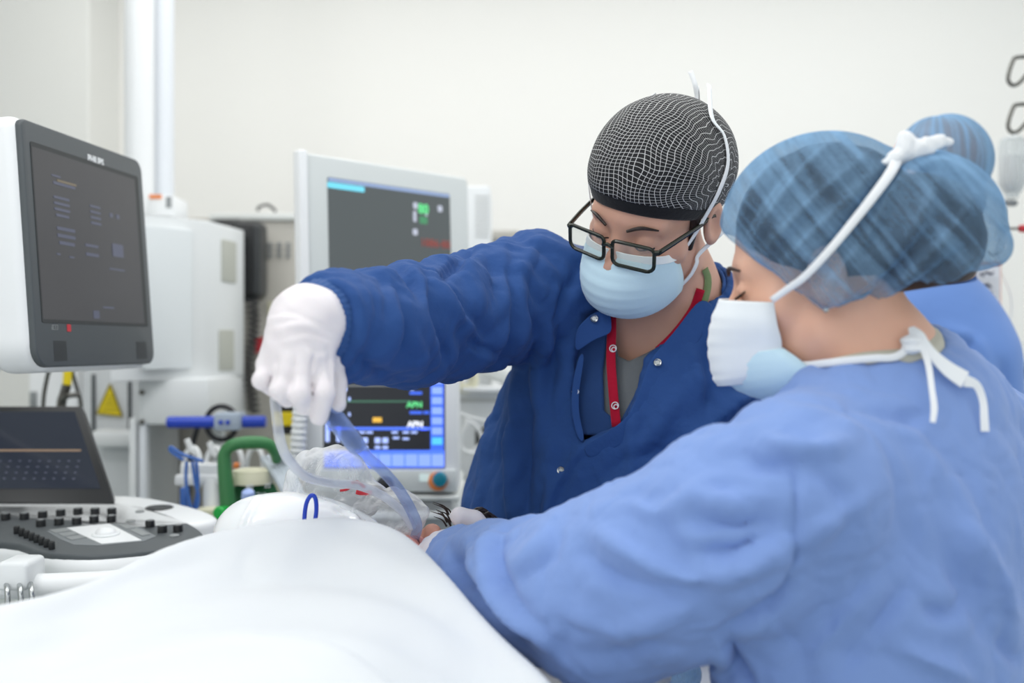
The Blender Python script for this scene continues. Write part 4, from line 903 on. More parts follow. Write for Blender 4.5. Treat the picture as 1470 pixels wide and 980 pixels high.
drop += -.016*np.exp(-((Y-(.86-.22*((X+.2)/.3)**2))/.035)**2)*np.clip((.08-X)*8, 0, 1)+.016*np.exp(-((Y-(.93-.24*((X+.2)/.3)**2))/.045)**2)
drop += -.013*np.exp(-((Y-(.66-.15*((X+.12)/.3)**2))/.03)**2)+.012*np.exp(-((Y-(.71-.16*((X+.12)/.3)**2))/.035)**2)
drop += .003*snoise(np.stack([X.ravel()*1.2, Y.ravel()*.8, 0*X.ravel()], 1), 5, 21, 2).reshape(X.shape)*np.clip((YE-Y)*12, 0, 1)
Z = np.maximum(CZ-drop, np.where(Y > 1.3, .99, .60)+.0*X)
sv = np.stack([X.ravel(), Y.ravel(), Z.ravel()], 1); ny = len(gy)
sf = [[i*ny+j, (i+1)*ny+j, (i+1)*ny+j+1, i*ny+j+1] for i in range(len(gx)-1) for j in range(ny-1)]
sv = folds(sv, np.array(sf), [([(60, 905), (200, 872), (340, 853), (480, 850), (600, 880), (690, 940)], 26, .011, 'o'), ([(0, 962), (120, 935), (260, 912), (420, 905), (540, 925), (620, 970)], 24, .009, 'o'), ([(330, 800), (380, 815), (430, 805)], 14, .004, 'r'),
    ([(110, 850), (220, 822), (320, 800)], 14, .005, 'v'), ([(520, 790), (600, 830), (660, 890)], 16, .005, 'r'), ([(360, 840), (350, 815), (362, 790)], 10, .003, 'v')], 1)
sheet = solid(obj('surgical_drape', sv, sf, M['sheet']), .003, 1)
tag(sheet, 'large white sheet heaped over the patient across the foreground', 'drape')
# ---------------------------------------------------------------- ultrasound machine (charcoal and white)
us = thing('ultrasound_machine', 'white and charcoal ultrasound machine with tilted monitor, touch screen and knob console', 'ultrasound machine', (-.83, 1.85, 0))
B0 = P(47, 528, 1.55); mu = P(217, 522, 1.92)-B0; mvv = P(20, 168, 1.55)-B0; mw, mh = np.linalg.norm(mu), np.linalg.norm(mvv); mu = nrm(mu); mvv = nrm(mvv-(mvv@mu)*mu); mn = nrm(np.cross(mu, mvv))
if mn[0] < 0: mn = -mn
mc = B0+mu*mw/2+mvv*mh/2
ol = rrect(mw, mh, [.022, .012, .03, .022], 6)
case = MB().add(*slab(mc-mn*.0, mu, mvv, mn, rrect(mw+.012, mh+.012, [.028, .02, .05, .03], 7), -.075, .004, .022, 5)).build('monitor_case', M['white'], us)
mon = MB().add(*slab(mc, mu, mvv, mn, ol, -.004, .0075, .003)).build('monitor_bezel', M['bezel'], us)
def onmon(u, v, z=.0077): return mc+mu*(u-.5)*mw+mvv*(.5-v)*mh+mn*z
sc_ = onmon(.5, .452)
MB().add(*slab(sc_, mu, mvv, mn, rrect(mw*.90, mh*.735, .004), -.003, .0006)).build('screen_rim', M['bezel2'], mon)
scr = MB().add(*slab(onmon(.485, .455), mu, mvv, mn, rrect(mw*.855, mh*.70, .002), -.003, .0008)).build('screen', M['usscreen'], mon)
mb = MB()
rg = np.random.RandomState(2)
for (u, v, ww, hh) in ((.28, .23, .17, .012), (.22, .20, .07, .008), (.25, .29, .12, .011), (.25, .315, .12, .011), (.25, .34, .12, .011), (.25, .365, .10, .011), (.52, .29, .09, .010), (.52, .315, .09, .010), (.52, .34, .09, .011), (.52, .365, .09, .011),
                       (.66, .31, .03, .02), (.72, .31, .03, .02), (.27, .42, .14, .014), (.27, .45, .14, .014), (.27, .48, .12, .014), (.47, .47, .11, .012), (.47, .51, .11, .014), (.70, .47, .1, .06), (.2, .53, .03, .008), (.3, .535, .04, .008), (.68, .56, .14, .008), (.58, .74, .10, .008), (.47, .775, .05, .035)):
    mb.add(*slab(onmon(u, v, .0088), mu, mvv, mn, rrect(ww*mw, hh*mh, .001, 1), 0, .0003))
pieces('screen_text', mb, M['dimtext'], scr)
MB().add(*slab(onmon(.30, .217, .0088), mu, mvv, mn, rrect(.15*mw, .01*mh, .001, 1), 0, .0004)).build('screen_title', M['dimyellow'], scr, False)
text_obj('maker_logo', 'PHILIPS', .016, onmon(.56, .075, .0078), mu, mvv, M['white'], mon, .0003, bold=.0006)
text_obj('model_mark', 'iE33', .011, onmon(.14, .838, .0078), mu, mvv, M['midgrey'], mon, .0003)
MB().add(*slab(onmon(.245, .838), mu, mvv, mn, rrect(.011, .011, .001), 0, .0004)).build('red_mark', M['redp'], mon)
for u in (.17, .87):
    mb = MB()
    for k in range(14): mb.add(*slab(onmon(u, .895+.006*k, .0075), mu, mvv, mn, rrect(.036, .0011, .0003, 1), 0, .0006))
    mb.build('speaker_grille', M['bezel2'], mon, False)
mb = MB(); mb.add(*tube([mc-mn*.07-mvv*.05, mc-mn*.16-mvv*.12, V(-.98, 1.95, 1.28), V(-.95, 2.02, 1.16)], .024, 14)); mb.add(*slab(mc-mn*.07, mu, mvv, mn, rrect(.12, .12, .01), -.03, .02, .006)); mb.build('monitor_arm', M['white'], us)
# console
def Pc(px, py): d = (CZ-1.113+.075*1.55)/((py-CY)/FPX+.075); return P(px, py, d)
xm = -.84
half = [Pc(*q) for q in ((166, 722), (205, 728), (248, 741), (280, 756), (292, 768), (284, 776), (250, 785), (200, 792), (130, 797), (60, 792), (8, 778))]
ptsr = np.array([[q[0], q[1]] for q in half]); ptsl = ptsr[::-1].copy(); ptsl[:, 0] = 2*xm-ptsl[:, 0]
out2 = np.vstack([ptsr, ptsl]); cu = V(1, 0, 0); cv_ = nrm(V(0, 1, .075)); cn = np.cross(cu, cv_); co = V(0, 0, 1.113-.075*1.55)
sc2 = 1/cv_[1]; out2[:, 1] *= sc2
outs = catmull(np.hstack([np.vstack([out2, out2[:1]]), np.zeros((len(out2)+1, 1))]), 4)[:-1, :2]
def grow(o_, sx, sy, dy=0, dx=0): c = V(xm, 1.70*sc2); return (o_-c)*V(sx, sy)+c+V(dx, dy)
MB().add(*slab(co, cu, cv_, cn, outs, -.012, .0, .003)).build('control_panel', M['bezel'], us)
MB().add(*slab(co, cu, cv_, cn, grow(outs, 1.012, 1.04), -.06, -.002, .018, 4)).build('console_rim', M['white'], us)
MB().add(*slab(co-cn*.03, cu, cv_, cn, grow(outs, .97, .74, .115), -.03, .030, .012, 4)).build('console_shelf', M['white'], us)
MB().add(*slab(co-cn*.055, cu, cv_, cn, grow(outs, .97, .93, .02), -.10, .0, .03, 4)).build('console_underside', M['offw'], us)
cp = lambda px, py, z=0: Pc(px, py)+cn*z
kr = [(40, 300), (172, 297), (300, 285), (428, 272), (549, 262), (669, 262), (787, 262), (288, 345), (416, 335), (541, 330), (663, 318), (784, 315), (1056, 350), (1142, 388), (1253, 382)]
for (a, b) in kr:
    q = cp(a/4.9, 680+(b+22)/4.9); k = MB().add(*lathe(q, cn, [(.0075, -.002), (.0075, .009), (.0068, .0105), (.005, .0108)], 18)).build('knob', M['black'], us)
    MB().add(*lathe(q, cn, [(.0052, .0105), (.005, .0113)], 14)).build('knob_cap', M['midgrey'], k)
for i in range(8):
    q = cp((118+(365-118)*i/7)/4.9, 680+(420+(530-420)*i/7)/4.9)
    MB().add(*slab(q, cu, cv_, cn, rrect(.0075, .008, .0015), -.001, .012, .002)).build('slider_cap', M['black'], us)
for (a, b) in ((920, 335), (1227, 437), (985, 268)):
    MB().add(*lathe(cp(a/4.9, 680+b/4.9), cn, [(.0075, -.001), (.0075, .0015), (.0065, .0022)], 18)).build('round_button', M['midgrey'], us)
def cpoly(pts, z0, z1, nm, m, par=us):
    w_ = [cp(a/4.9, 680+b/4.9) for a, b in pts]; o2 = np.array([[q[0], q[1]*sc2] for q in w_]); return MB().add(*slab(co, cu, cv_, cn, o2, z0, z1)).build(nm, m, par)
cpoly([(330, 405), (520, 372), (840, 350), (1000, 385), (1100, 440), (1010, 475), (700, 505), (520, 500), (420, 460)], -.001, .0006, 'trackball_surround', M['grey_dark'])
tb = cpoly([(470, 385), (770, 355), (995, 472), (715, 497)], -.001, .0016, 'trackball_pad', M['white'])
q = cp(745/4.9, 680+432/4.9); MB().add(*lathe(q, cn, [(.020, .001), (.021, .003), (.018, .0045), (.0165, .004)], 28)).build('trackball_ring', M['white2'], tb)
MB().add(*lathe(q, cn, [(.0165, .002), (.0155, .006), (.012, .010), (.006, .0125), (.0005, .0132)], 28)).build('trackball', M['white'], tb)
for pts in ([(345, 400), (455, 385), (500, 405), (390, 420)], [(405, 425), (510, 410), (555, 428), (450, 446)], [(455, 450), (565, 434), (610, 452), (505, 470)], [(830, 362), (900, 362), (950, 385), (890, 392)], [(905, 398), (965, 390), (1060, 430), (1000, 440)]):
    cpoly(pts, 0, .0016, 'key', M['midgrey'])
for pts in ([(1060, 225), (1130, 212), (1180, 238), (1110, 252)], [(1190, 290), (1330, 285), (1420, 318), (1290, 330)]):
    w_ = [P(a/4.9, 680+b/4.9, 1.86) for a, b in pts]
mb = MB()
for (x, y, d_) in ((229, 728, 1.85), (262, 742, 1.8)): mb.add(*lathe(P(x, y, d_)+V(0, 0, -.012), ZA, [(.022, 0), (.024, .012), (.020, .014), (.014, .0145)], 20))
pieces('cup_holder', mb, M['bezel2'], us)
hy = P(0, 838, 1.52)[2]
MB().add(*tube([V(xm-.36, 1.72, hy), V(xm-.30, 1.57, hy), V(xm, 1.50, hy), V(xm+.27, 1.53, hy), V(xm+.36, 1.62, hy), V(xm+.38, 1.76, hy+.005)], .017, 16)).build('handle', M['white'], us)
MB().add(*slab(P(16, 828, 1.475), nrm(V(1, .0, 0)), ZA, -YA, rrect(.044, .040, .008), -.06, .0, .006)).build('handle_clip', M['white2'], us)
for x in (9, 28, 44):
    MB().add(*tube([P(x, 838, 1.48), P(x+1, 846, 1.465), P(x+2, 862, 1.46), P(x-1, 880, 1.462), P(x-8, 892, 1.47), P(x-13, 884, 1.472)], .0038, 10)).build('cable_hook', M['metal'], us)
TR, BR = P(117, 582, 2.0), P(164, 723, 1.875); TL, BL = TR*1, BR*1; TL[0] = TR[0]-.44; BL[0] = BR[0]-.47
tv = (TR+TL)/2-(BR+BL)/2; tv[0] = 0; th_ = np.linalg.norm(tv); tv = nrm(tv); tn = np.cross(XA, tv); tc_ = (BR+BL)/2
tsh = (TR[0]+TL[0]-BR[0]-BL[0])/2
def trap(wb, wt, h0, h1):
    tk = lambda h: tsh*h/th_
    return [(wt/2+tk(h1), h1), (-wt/2+tk(h1), h1), (-wb/2+tk(h0), h0), (wb/2+tk(h0), h0)]
wb, wt = BR[0]-BL[0], TR[0]-TL[0]
tp_ = MB().add(*slab(tc_, XA, tv, tn, trap(wb, wt, 0, th_), -.03, 0, .004)).build('touch_panel', M['black'], us)
ts = MB().add(*slab(tc_, XA, tv, tn, trap(wb-.034, wt-.030, .030, th_-.014), -.002, .0008)).build('touch_screen', M['touchscreen'], tp_)
MB().add(*slab(tc_+tv*.108+XA*tsh*.5, XA, tv, tn, rrect(wb*.84, .004, .001, 1), 0, .0012)).build('amber_bar', M['dimamber'], ts)
mb = MB()
for r_ in range(4):
    for k in range(22): mb.add(*slab(tc_+tv*(.05+.012*r_)+XA*(-.20+.0175*k-.015), XA, tv, tn, rrect(.005, .0022, .0005, 1), 0, .001))
pieces('key_legend', mb, M['dimtext'], ts)
MB().add(*boxm((xm-.16, 1.72, .12), (xm+.16, 2.15, 1.04), .03)).build('cart_column', M['white'], us)
MB().add(*boxm((xm-.27, 1.58, .09), (xm+.27, 2.3, .17), .03)).build('cart_base', M['offw'], us)
for sx in (-1, 1):
    for y in (1.66, 2.22):
        q = V(xm+sx*.22, y, .055); k = MB().add(*cyl(q-V(.018, 0, 0), q+V(.018, 0, 0), .055, 20)).build('caster', M['bezel2'], us)

# ---------------------------------------------------------------- supply pendant: ceiling column and white housing
pd = thing('supply_pendant', 'white ceiling supply pendant with double column and socket housing', 'supply pendant', P(255, 420, 2.7))
cx0 = P(200, 100, 2.75)[0]; cx1 = P(236, 100, 2.85)[0]; zt = P(0, 300, 2.75)[2]
for x, y, r_, m_ in ((cx0, 2.75, .037, 'white'), (cx1, 2.82, .034, 'offwb')):
    MB().add(*cyl((x, y, zt-.08), (x, y, 2.999), r_, 28, .002)).build('column', M[m_], pd)
h0, h1, h2 = P(196, 305, 2.42), P(300, 318, 2.58), P(350, 334, 2.80)
zb = P(208, 548, 2.42)[2]; ztop = h0[2]
plan = [(h0[0]-.05, h0[1]-.02), (h1[0], h1[1]), (h2[0], h2[1]), (h2[0]-.05, h2[1]+.16), (h0[0]-.05, h2[1]+.2)]
hs = MB().add(*slab((0, 0, 0), XA, YA, ZA, plan, zb, ztop, .006)).build('housing', M['white2'], pd)
fu = nrm(V(h1[0]-h0[0], h1[1]-h0[1], 0)); fn = nrm(V(fu[1], -fu[0], 0)); c0 = (h0+h1)/2
MB().add(*slab(V(c0[0], c0[1], (zb+ztop)/2)+fu*-.015, fu, ZA, fn, rrect(.13, (ztop-zb)*.86, .006), -.01, .004, .002)).build('front_panel', M['panelw'], hs)
su = nrm(V(h2[0]-h1[0], h2[1]-h1[1], 0)); sn = nrm(V(su[1], -su[0], 0))
for (xa, ya, xb, yb) in ((316, 343, 338, 404), (310, 473, 337, 532)):
    dd = 2.66; a = P(xa, yb, dd); b = P(xb, ya, dd); z0, z1 = a[2], b[2]
    fac = (xa+xb)/2; tt = (fac-300)/50; cc = h1+(h2-h1)*(tt*1.0)
    sk = MB().add(*slab(V(cc[0], cc[1], (z0+z1)/2), su, ZA, sn, rrect(np.linalg.norm((h2-h1)[:2])*.42, z1-z0, .006), -.01, .003, .002)).build('socket_plate', M['sockets'], hs)
MB().add(*pbox(212, 280, 249, 310, 2.62, .12, .006)).build('top_box', M['white'], pd)
MB().add(*prect(214, 279, 232, 285, 2.617)).build('orange_label', M['orange'], pd)
MB().add(*prect(238, 282, 246, 298, 2.617)).build('dark_label', M['midgrey'], pd)
# anaesthesia workstation: grey cabinet behind, with shelf, rail
ac = thing('equipment_cabinet', 'tall grey beige equipment cabinet with vent slots behind the white pendant', 'cabinet', P(350, 700, 3.1)*V(1, 1, 0))
MB().add(*boxm((P(205, 0, 3.0)[0], 3.0, .06), (P(440, 0, 3.0)[0], 3.5, P(0, 312, 3.0)[2]), .012)).build('body', M['grey'], ac)
MB().add(*pbox(300, 306, 440, 316, 2.99, .5, .004)).build('top_cap', M['offw'], ac)
for (y0, y1, m_) in ((348, 372, 'midgrey'), (433, 452, 'cream')):
    for k in range(3): mb = MB(); [mb.add(*prect(384+13*k, y0+(y1-y0)/3*j, 391+13*k, y0+(y1-y0)/3*j+5, 2.995, .003)) for j in range(3)]; pieces('vent_slot', mb, M[m_], ac)
MB().add(*prect(366, 484, 386, 506, 2.993)).build('red_sticker', M['redp'], ac)
mb = MB()
for sx in (.02, .7): mb.add(*boxm((P(205, 0, 3.0)[0]+sx*.65, 3.05, 0), (P(205, 0, 3.0)[0]+sx*.65+.06, 3.4, .06), .006))
pieces('plinth_foot', mb, M['bezel2'], ac)
lp_ = thing('cable_loop', 'small dark wire loop lying on top of the grey cabinet', 'cable', P(382, 304, 3.1)); MB().add(*tube([P(370, 303, 3.1), P(372, 297, 3.1), P(384, 294, 3.12), P(393, 300, 3.12), P(396, 304, 3.12)], .004, 8)).build('wire', M['blackcable'], lp_)
# handset with coiled cord
hsx = thing('wall_handset', 'black telephone handset hanging beside the white pendant, with a coiled cord', 'telephone', P(345, 420, 2.88))
MB().add(*slab(P(352, 374, 2.86), XA, ZA, -YA, rrect(.085, .215, [.02, .02, .03, .03], 6), -.09, 0, .022, 4)).build('receiver', M['black'], hsx)
MB().add(*pbox(295, 313, 350, 350, 2.93, .06, .02)).build('cradle', M['black'], hsx)
MB().add(*slab(P(369, 374, 2.85), XA, ZA, -YA, rrect(.02, .19, .009, 6), -.07, 0.012, .008, 3)).build('grip', M['bezel2'], hsx)
cc_ = [P(361+8*math.cos(t*1.0)+3*math.sin(t*.06), 428+t*1.28, 2.83)+V(0, .014*math.sin(t), 0) for t in np.linspace(0, 128, 520)]
MB().add(*tube(cc_, .0034, 6, 1, False, False)).build('coiled_cord', M['blackcable'], hsx)
# white trolley unit under the pendant: ledge, posts
tl = thing('white_trolley', 'white metal trolley frame with ledge and posts below the pendant housing', 'trolley', P(230, 700, 2.6)*V(1, 1, 0))
MB().add(*pbox(196, 543, 300, 610, 2.5, .35, .008)).build('ledge', M['white2'], tl)
for x in (190, 204): MB().add(*boxm((P(x, 0, 2.5)[0]-.008, 2.5, 0), (P(x, 0, 2.5)[0]+.008, 2.53, P(0, 600, 2.5)[2]), .003)).build('post', M['white2'] if x == 190 else M['offwb'], tl)
MB().add(*boxm((P(296, 0, 2.7)[0]-.015, 2.8, 0), (P(296, 0, 2.7)[0]+.015, 2.83, P(0, 560, 2.7)[2]), .003)).build('post', M['white2'], tl)
mb = MB()
for (x, y) in ((204, 563), (204, 606)): mb.add(*lathe(P(x, y, 2.498), -YA, [(.006, 0), (.006, .003), (.003, .004)], 12))
pieces('screw', mb, M['dmetal'], tl)
# cabinet with warning sign
wc = thing('generator_cabinet', 'light grey cabinet with dark channels carrying the yellow warning triangle', 'cabinet', P(160, 700, 2.6)*V(1, 1, 0))
MB().add(*boxm((P(118, 0, 2.66)[0], 2.66, 0), (P(206, 0, 2.66)[0], 2.95, P(0, 528, 2.66)[2]), .008)).build('body', M['panelg'], wc)
for x in (133, 185): MB().add(*pbox(x-2, 537, x+3, 622, 2.654, .01, .001)).build('channel', M['bezel'], wc)
MB().add(*pbox(128, 618, 196, 642, 2.60, .1, .012)).build('ledge', M['white'], wc)
tri = [(P(x, y, 2.655)[0], P(x, y, 2.655)[2]) for x, y in ((159, 551), (140, 593), (176, 597))]
sg = MB().add(*slab((0, 2.652, 0), XA, ZA, -YA, np.array(tri), 0, .002)).build('warning_triangle', M['yellow'], wc)
mb = MB()
for y, x0, x1 in ((568, 155, 164), (574, 153, 166), (580, 150, 168), (587, 147, 170)): mb.add(*prect(x0, y, x1, y+1.6, 2.6495, .001, .0003))
mb.build('warning_text', M['darkyellow'], sg, False)
mb = MB()
for i in range(3): a, b = tri[i], tri[(i+1) % 3]; mb.add(*tube([V(a[0], 2.6505, a[1]), V(b[0], 2.6505, b[1])], .0022, 6, 1, False, False))
mb.build('warning_border', M['darkyellow'], sg)
# cables hanging under the ultrasound monitor
def cable(nm, lab, cat, pts, r_, m_, grp=None): o = obj(nm, *tube(pts, r_, 10), M[m_], None); tag(o, lab, cat, grp); return o
cable('cable', 'grey cable hanging below the ultrasound monitor, left of the yellow plug', 'cable', [P(78, 512, 2.72), P(74, 518, 2.36), P(66, 550, 2.35), P(62, 580, 2.36), P(60, 640, 2.4)], .0045, 'dmetal')
cable('cable', 'dark cable slanting behind the yellow plug', 'cable', [P(95, 512, 2.72), P(100, 518, 2.37), P(108, 550, 2.36), P(116, 580, 2.37), P(120, 640, 2.4)], .004, 'dmetal')
yp = thing('cable_plug', 'yellow plug on a grey connector hanging below the ultrasound monitor', 'plug', P(95, 545, 2.33)); MB().add(*cyl(P(98, 526, 2.33), P(96, 553, 2.33), .009, 14)).build('plug', M['yellow'], yp); mb = MB(); mb.add(*tube([P(96, 552, 2.33), P(92, 566, 2.33), P(88, 582, 2.33), P(86, 640, 2.34)], .010, 10)); mb.add(*tube([P(88, 574, 2.32), P(98, 568, 2.31), P(114, 566, 2.33)], .006, 8)); mb.build('connector', M['dmetal'], yp)
wbx = thing('wall_socket_unit', 'white equipment block behind the touch screen under the ultrasound monitor', 'equipment block', P(70, 640, 2.7)*V(1, 1, 0)); MB().add(*boxm((P(40, 0, 2.7)[0], 2.7, 0), (P(112, 0, 2.7)[0], 3.0, P(0, 520, 2.7)[2]), .01)).build('body', M['white'], wbx); MB().add(*pbox(42, 562, 52, 584, 2.695, .01, .002)).build('switch', M['midgrey'], wbx)
# blue rail with clamp
rl = thing('equipment_rail', 'blue round rail with a clear clamp in its middle', 'rail', P(310, 606, 2.3))
MB().add(*cyl(P(240, 606, 2.3), P(382, 605, 2.3), .0125, 20)).build('bar', M['bluep'], rl)
MB().add(*pbox(306, 593, 345, 618, 2.275, .06, .006)).build('clamp', M['clampclear'], rl)
mb = MB()
for x in (317, 327): mb.add(*lathe(P(x, 606, 2.274), -YA, [(.005, 0), (.005, .003), (.003, .004)], 12))
pieces('clamp_screw', mb, M['bluep'], rl)
MB().add(*tube([P(310, 606, 2.31), P(310, 606, 2.99)], .010, 10, 1, False, False)).build('bracket', M['metal'], rl)
cable('hose_ring', 'black hose coiled in a ring behind the blue rail', 'hose', [P(318+22*math.cos(a), 607+24*math.sin(a), 2.36+.01*math.sin(a*.5)) for a in np.linspace(.3, 6.4, 14)], .006, 'blackcable')
cable('cable', 'black cable dropping behind the white tubing rack', 'cable', [P(284, 612, 2.36), P(276, 640, 2.36), P(272, 672, 2.36), P(270, 740, 2.38)], .006, 'blackcable')
# tubing rack with white hook tubes
rk = thing('tubing_rack', 'white bracket holding loops of tubing left of the green cylinder', 'rack', P(290, 690, 2.15))
MB().add(*pbox(258, 666, 320, 682, 2.15, .05, .004)).build('bracket', M['white'], rk); MB().add(*pbox(250, 682, 326, 697, 2.14, .06, .004)).build('tray', M['white'], rk)
MB().add(*lathe(P(302, 770, 2.1), ZA, [(.028, 0), (.030, .05), (.028, .055), (.02, .056)], 20)).build('canister', M['cream'], rk)
MB().add(*tube([P(302, 758, 2.12), P(302, 690, 2.15)], .014, 12, 1, False, False)).build('stem', M['whitetube'], rk)
for i, (x, y, d_) in enumerate(((276, 655, 2.2), (308, 655, 2.2), (336, 655, 2.2), (366, 655, 2.2))):
    o = cable('tubing_loop', ['white looped tube standing at the left end of the rack', 'white looped tube second along the rack', 'white looped tube seen through the green handle, beside the orange tip', 'white looped tube seen at the right of the green handle'][i], 'tubing',
              [P(x-12, y+45, d_), P(x-12, y+10, d_), P(x-6, y-8, d_), P(x+4, y-12, d_-.01), P(x+11, y+2, d_-.02), P(x+12, y+30, d_-.02), P(x+9, y+45, d_-.02)], .0055, 'whitetube', 'white tubing loops on the rack')
cable('tube_end', 'white straight tube tip poking up left of the first loop', 'tubing', [P(268, 630, 2.19), P(275, 645, 2.19), P(284, 652, 2.19)], .006, 'whitetube')
cable('tube_end', 'white straight tube tip poking up between the first two loops', 'tubing', [P(300, 634, 2.19), P(306, 648, 2.19), P(310, 654, 2.19)], .006, 'whitetube')
tag(obj('tip_cap', *cyl(P(338, 672, 2.16), P(341, 664, 2.16), .006, 12), M['orange'], None), 'small orange tip inside the green handle opening', 'cap')
for i, pts in enumerate(([(264, 660), (246, 648), (246, 642), (262, 652), (292, 662)], [(268, 662), (267, 690), (272, 720), (278, 742)], [(276, 662), (280, 690), (285, 715), (280, 742)], [(282, 662), (284, 700), (276, 742)])):
    cable('lead', ['blue lead bent into a loop at the top of the bundle', 'blue lead hanging leftmost in the bundle', 'blue lead bowing out at the right of the bundle', 'blue lead hanging straight in the bundle'][i], 'cable', [P(x, y, 2.08+.006*i) for x, y in pts], .0032, 'bluecable', 'blue leads hanging from the rack')
MB_ = MB().add(*pbox(258, 700, 268, 740, 2.1, .02, .003)); o = MB_.build('blue_strap', M['bluecable'], None); tag(o, 'broad blue strap hanging left of the blue leads', 'strap')
# green cylinder head
gc = thing('oxygen_cylinder', 'gas cylinder with green carrying handle and cream gauge ring', 'gas cylinder', P(360, 745, 2.0)*V(1, 1, 0))
MB().add(*tube([P(330, 742, 1.97), P(326, 710, 1.97), P(322, 665, 1.97), P(324, 648, 1.97), P(336, 638, 1.97), P(360, 635, 1.98), P(384, 637, 1.99), P(394, 648, 2.0), P(397, 660, 2.02)], [.017, .0145, .0125, .0115, .0115, .0125, .0115, .010, .009], 14)).build('carrying_handle', M['green'], gc)
MB().add(*lathe(P(360, 760, 2.03), ZA, [(.055, -.2), (.056, .02), (.050, .05), (.046, .056)], 28)).build('valve_guard', M['dgreen'], gc)
MB().add(*lathe(P(362, 693, 2.02), ZA, [(.040, 0), (.040, .012), (.037, .018), (.036, .024), (.030, .026)], 28)).build('gauge_ring', M['cream'], gc)
dl = MB().add(*lathe(P(364, 716, 2.01), nrm(V(-.05, -.75, .65)), [(.046, -.02), (.046, .006), (.042, .010), (.036, .011)], 28)).build('flow_dial', M['dgreen'], gc)
text_obj('dial_mark', '40', .014, P(358, 699, 1.953), XA, ZA, M['white'], gc, .0003); text_obj('dial_mark', '25', .012, P(384, 697, 1.958), XA, ZA, M['white'], gc, .0003); text_obj('dial_mark', 'l/min', .010, P(376, 709, 1.95), XA, ZA, M['white'], gc, .0003)
MB().add(*lathe(P(357, 722, 1.93), nrm(V(0, -.25, 1)), [(.011, 0), (.0125, .012), (.011, .022), (.006, .026)], 18)).build('blue_knob', M['bluepale'], gc)
MB().add(*lathe(P(318, 736, 1.94), nrm(V(-.3, -1, .1)), [(.010, -.03), (.0125, -.01), (.0125, .008), (.009, .012)], 18)).build('bright_green_knob', M['bgreen'], gc)
MB().add(*cyl((P(360, 0, 2.03)[0], 2.03, 0.0), (P(360, 0, 2.03)[0], 2.03, P(0, 790, 2.03)[2]), .054, 28, .012)).build('cylinder_body', M['white2'], gc)
# bundle of grey hoses
for i in range(5):
    cable('hose', ['grey hose leftmost in the bundle by the green handle', 'grey hose second in the bundle by the green handle', 'grey hose in the middle of the bundle by the green handle', 'grey hose fourth in the bundle by the green handle', 'grey hose rightmost in the bundle by the green handle'][i], 'hose',
          [P(378+7*i, 658-2*i, 2.1-.02*i), P(388+7*i, 672, 2.02), P(400+6*i, 690, 1.97), P(410+6*i, 715, 1.95), P(414+6*i, 760, 1.94), P(414+6*i, 830, 1.96)], .0062, 'greycable', 'grey hoses beside the green cylinder')
yb = thing('strapped_cylinder', 'beige cylinder with a yellow and black strap left of the lower monitor', 'cylinder', P(408, 640, 2.5)*V(1, 1, 0))
MB().add(*cyl((P(412, 0, 2.5)[0], 2.5, .9), (P(412, 0, 2.5)[0], 2.5, P(0, 565, 2.5)[2]), .028, 24)).build('body', M['cream'], yb)
MB().add(*cyl((P(412, 0, 2.5)[0], 2.5, P(0, 610, 2.5)[2]), (P(412, 0, 2.5)[0], 2.5, P(0, 590, 2.5)[2]), .031, 24, .002)).build('yellow_band', M['yellow'], yb)
mb = MB()
for a, b in ((622, 610), (590, 572)): mb.add(*cyl((P(412, 0, 2.5)[0], 2.5, P(0, a, 2.5)[2]), (P(412, 0, 2.5)[0], 2.5, P(0, b, 2.5)[2]), .030, 24, .002))
pieces('black_band', mb, M['black'], yb)
MB().add(*cyl((P(412, 0, 2.5)[0], 2.5, 0), (P(412, 0, 2.5)[0], 2.5, .9), .012, 12)).build('stand', M['metal'], yb)
# corrugated breathing hose
prof = []; Lh = .125
base_ = P(426, 668, 2.12)
for i in range(45): prof.append((.0135+.003*(0.5+.5*math.sin(i*math.pi/2.2)), i*Lh/44))
o = MB().add(*lathe(base_, nrm(P(432, 580, 2.12)-base_), prof, 20)).build('corrugated_hose', M['white'], None); tag(o, 'white corrugated breathing hose upright beside the lower monitor', 'hose')

# ---------------------------------------------------------------- upper patient monitor
um = thing('patient_monitor', 'large grey framed monitor with dark screen, tilted above the blue sleeve', 'monitor', P(540, 500, 2.3))
TLu, TRu, BLu = P(437, 218, 2.10), P(672, 255, 2.40), P(420, 505, 2.06)
uu = TRu-TLu; uw = np.linalg.norm(uu); uu = nrm(uu); uv2 = TLu-BLu; uv2 = uv2-(uv2@uu)*uu; uh = np.linalg.norm(uv2); uv2 = nrm(uv2); un = np.cross(uu, uv2); uc = TLu+uu*uw/2-uv2*uh/2
MB().add(*slab(uc, uu, uv2, un, rrect(uw, uh, .012, 5), -.03, 0, .006)).build('frame', M['frameg'], um)
MB().add(*slab(uc-uu*(uw/2+.004), uu, uv2, un, rrect(.02, uh+.008, .006, 5), -.02, .004, .004)).build('side_cheek', M['white'], um)
def onum(u, v, z=.0005): return uc+uu*(u-.5)*uw+uv2*(.5-v)*uh+un*z
ss = MB().add(*slab(onum(.495, .52), uu, uv2, un, rrect(uw*.745, uh*.82, .003), -.004, .0008)).build('screen', M['umscreen'], um)
def uitem(nm, u, v, ww, hh, m_): return MB().add(*slab(onum(u, v, .0014), uu, uv2, un, rrect(ww*uw, hh*uh, .0015, 1), 0, .0006)).build(nm, M[m_], ss, False)
uitem('status_bar', .495, .122, .74, .018, 'ui_dimblue'); uitem('title_block', .225, .15, .21, .03, 'ui_cyan')
uitem('reading_green', .69, .215, .05, .05, 'ui_dimgreen'); uitem('reading_green', .69, .275, .05, .04, 'ui_green2'); uitem('reading_red', .775, .40, .17, .002, 'ui_dimred')
mb = MB()
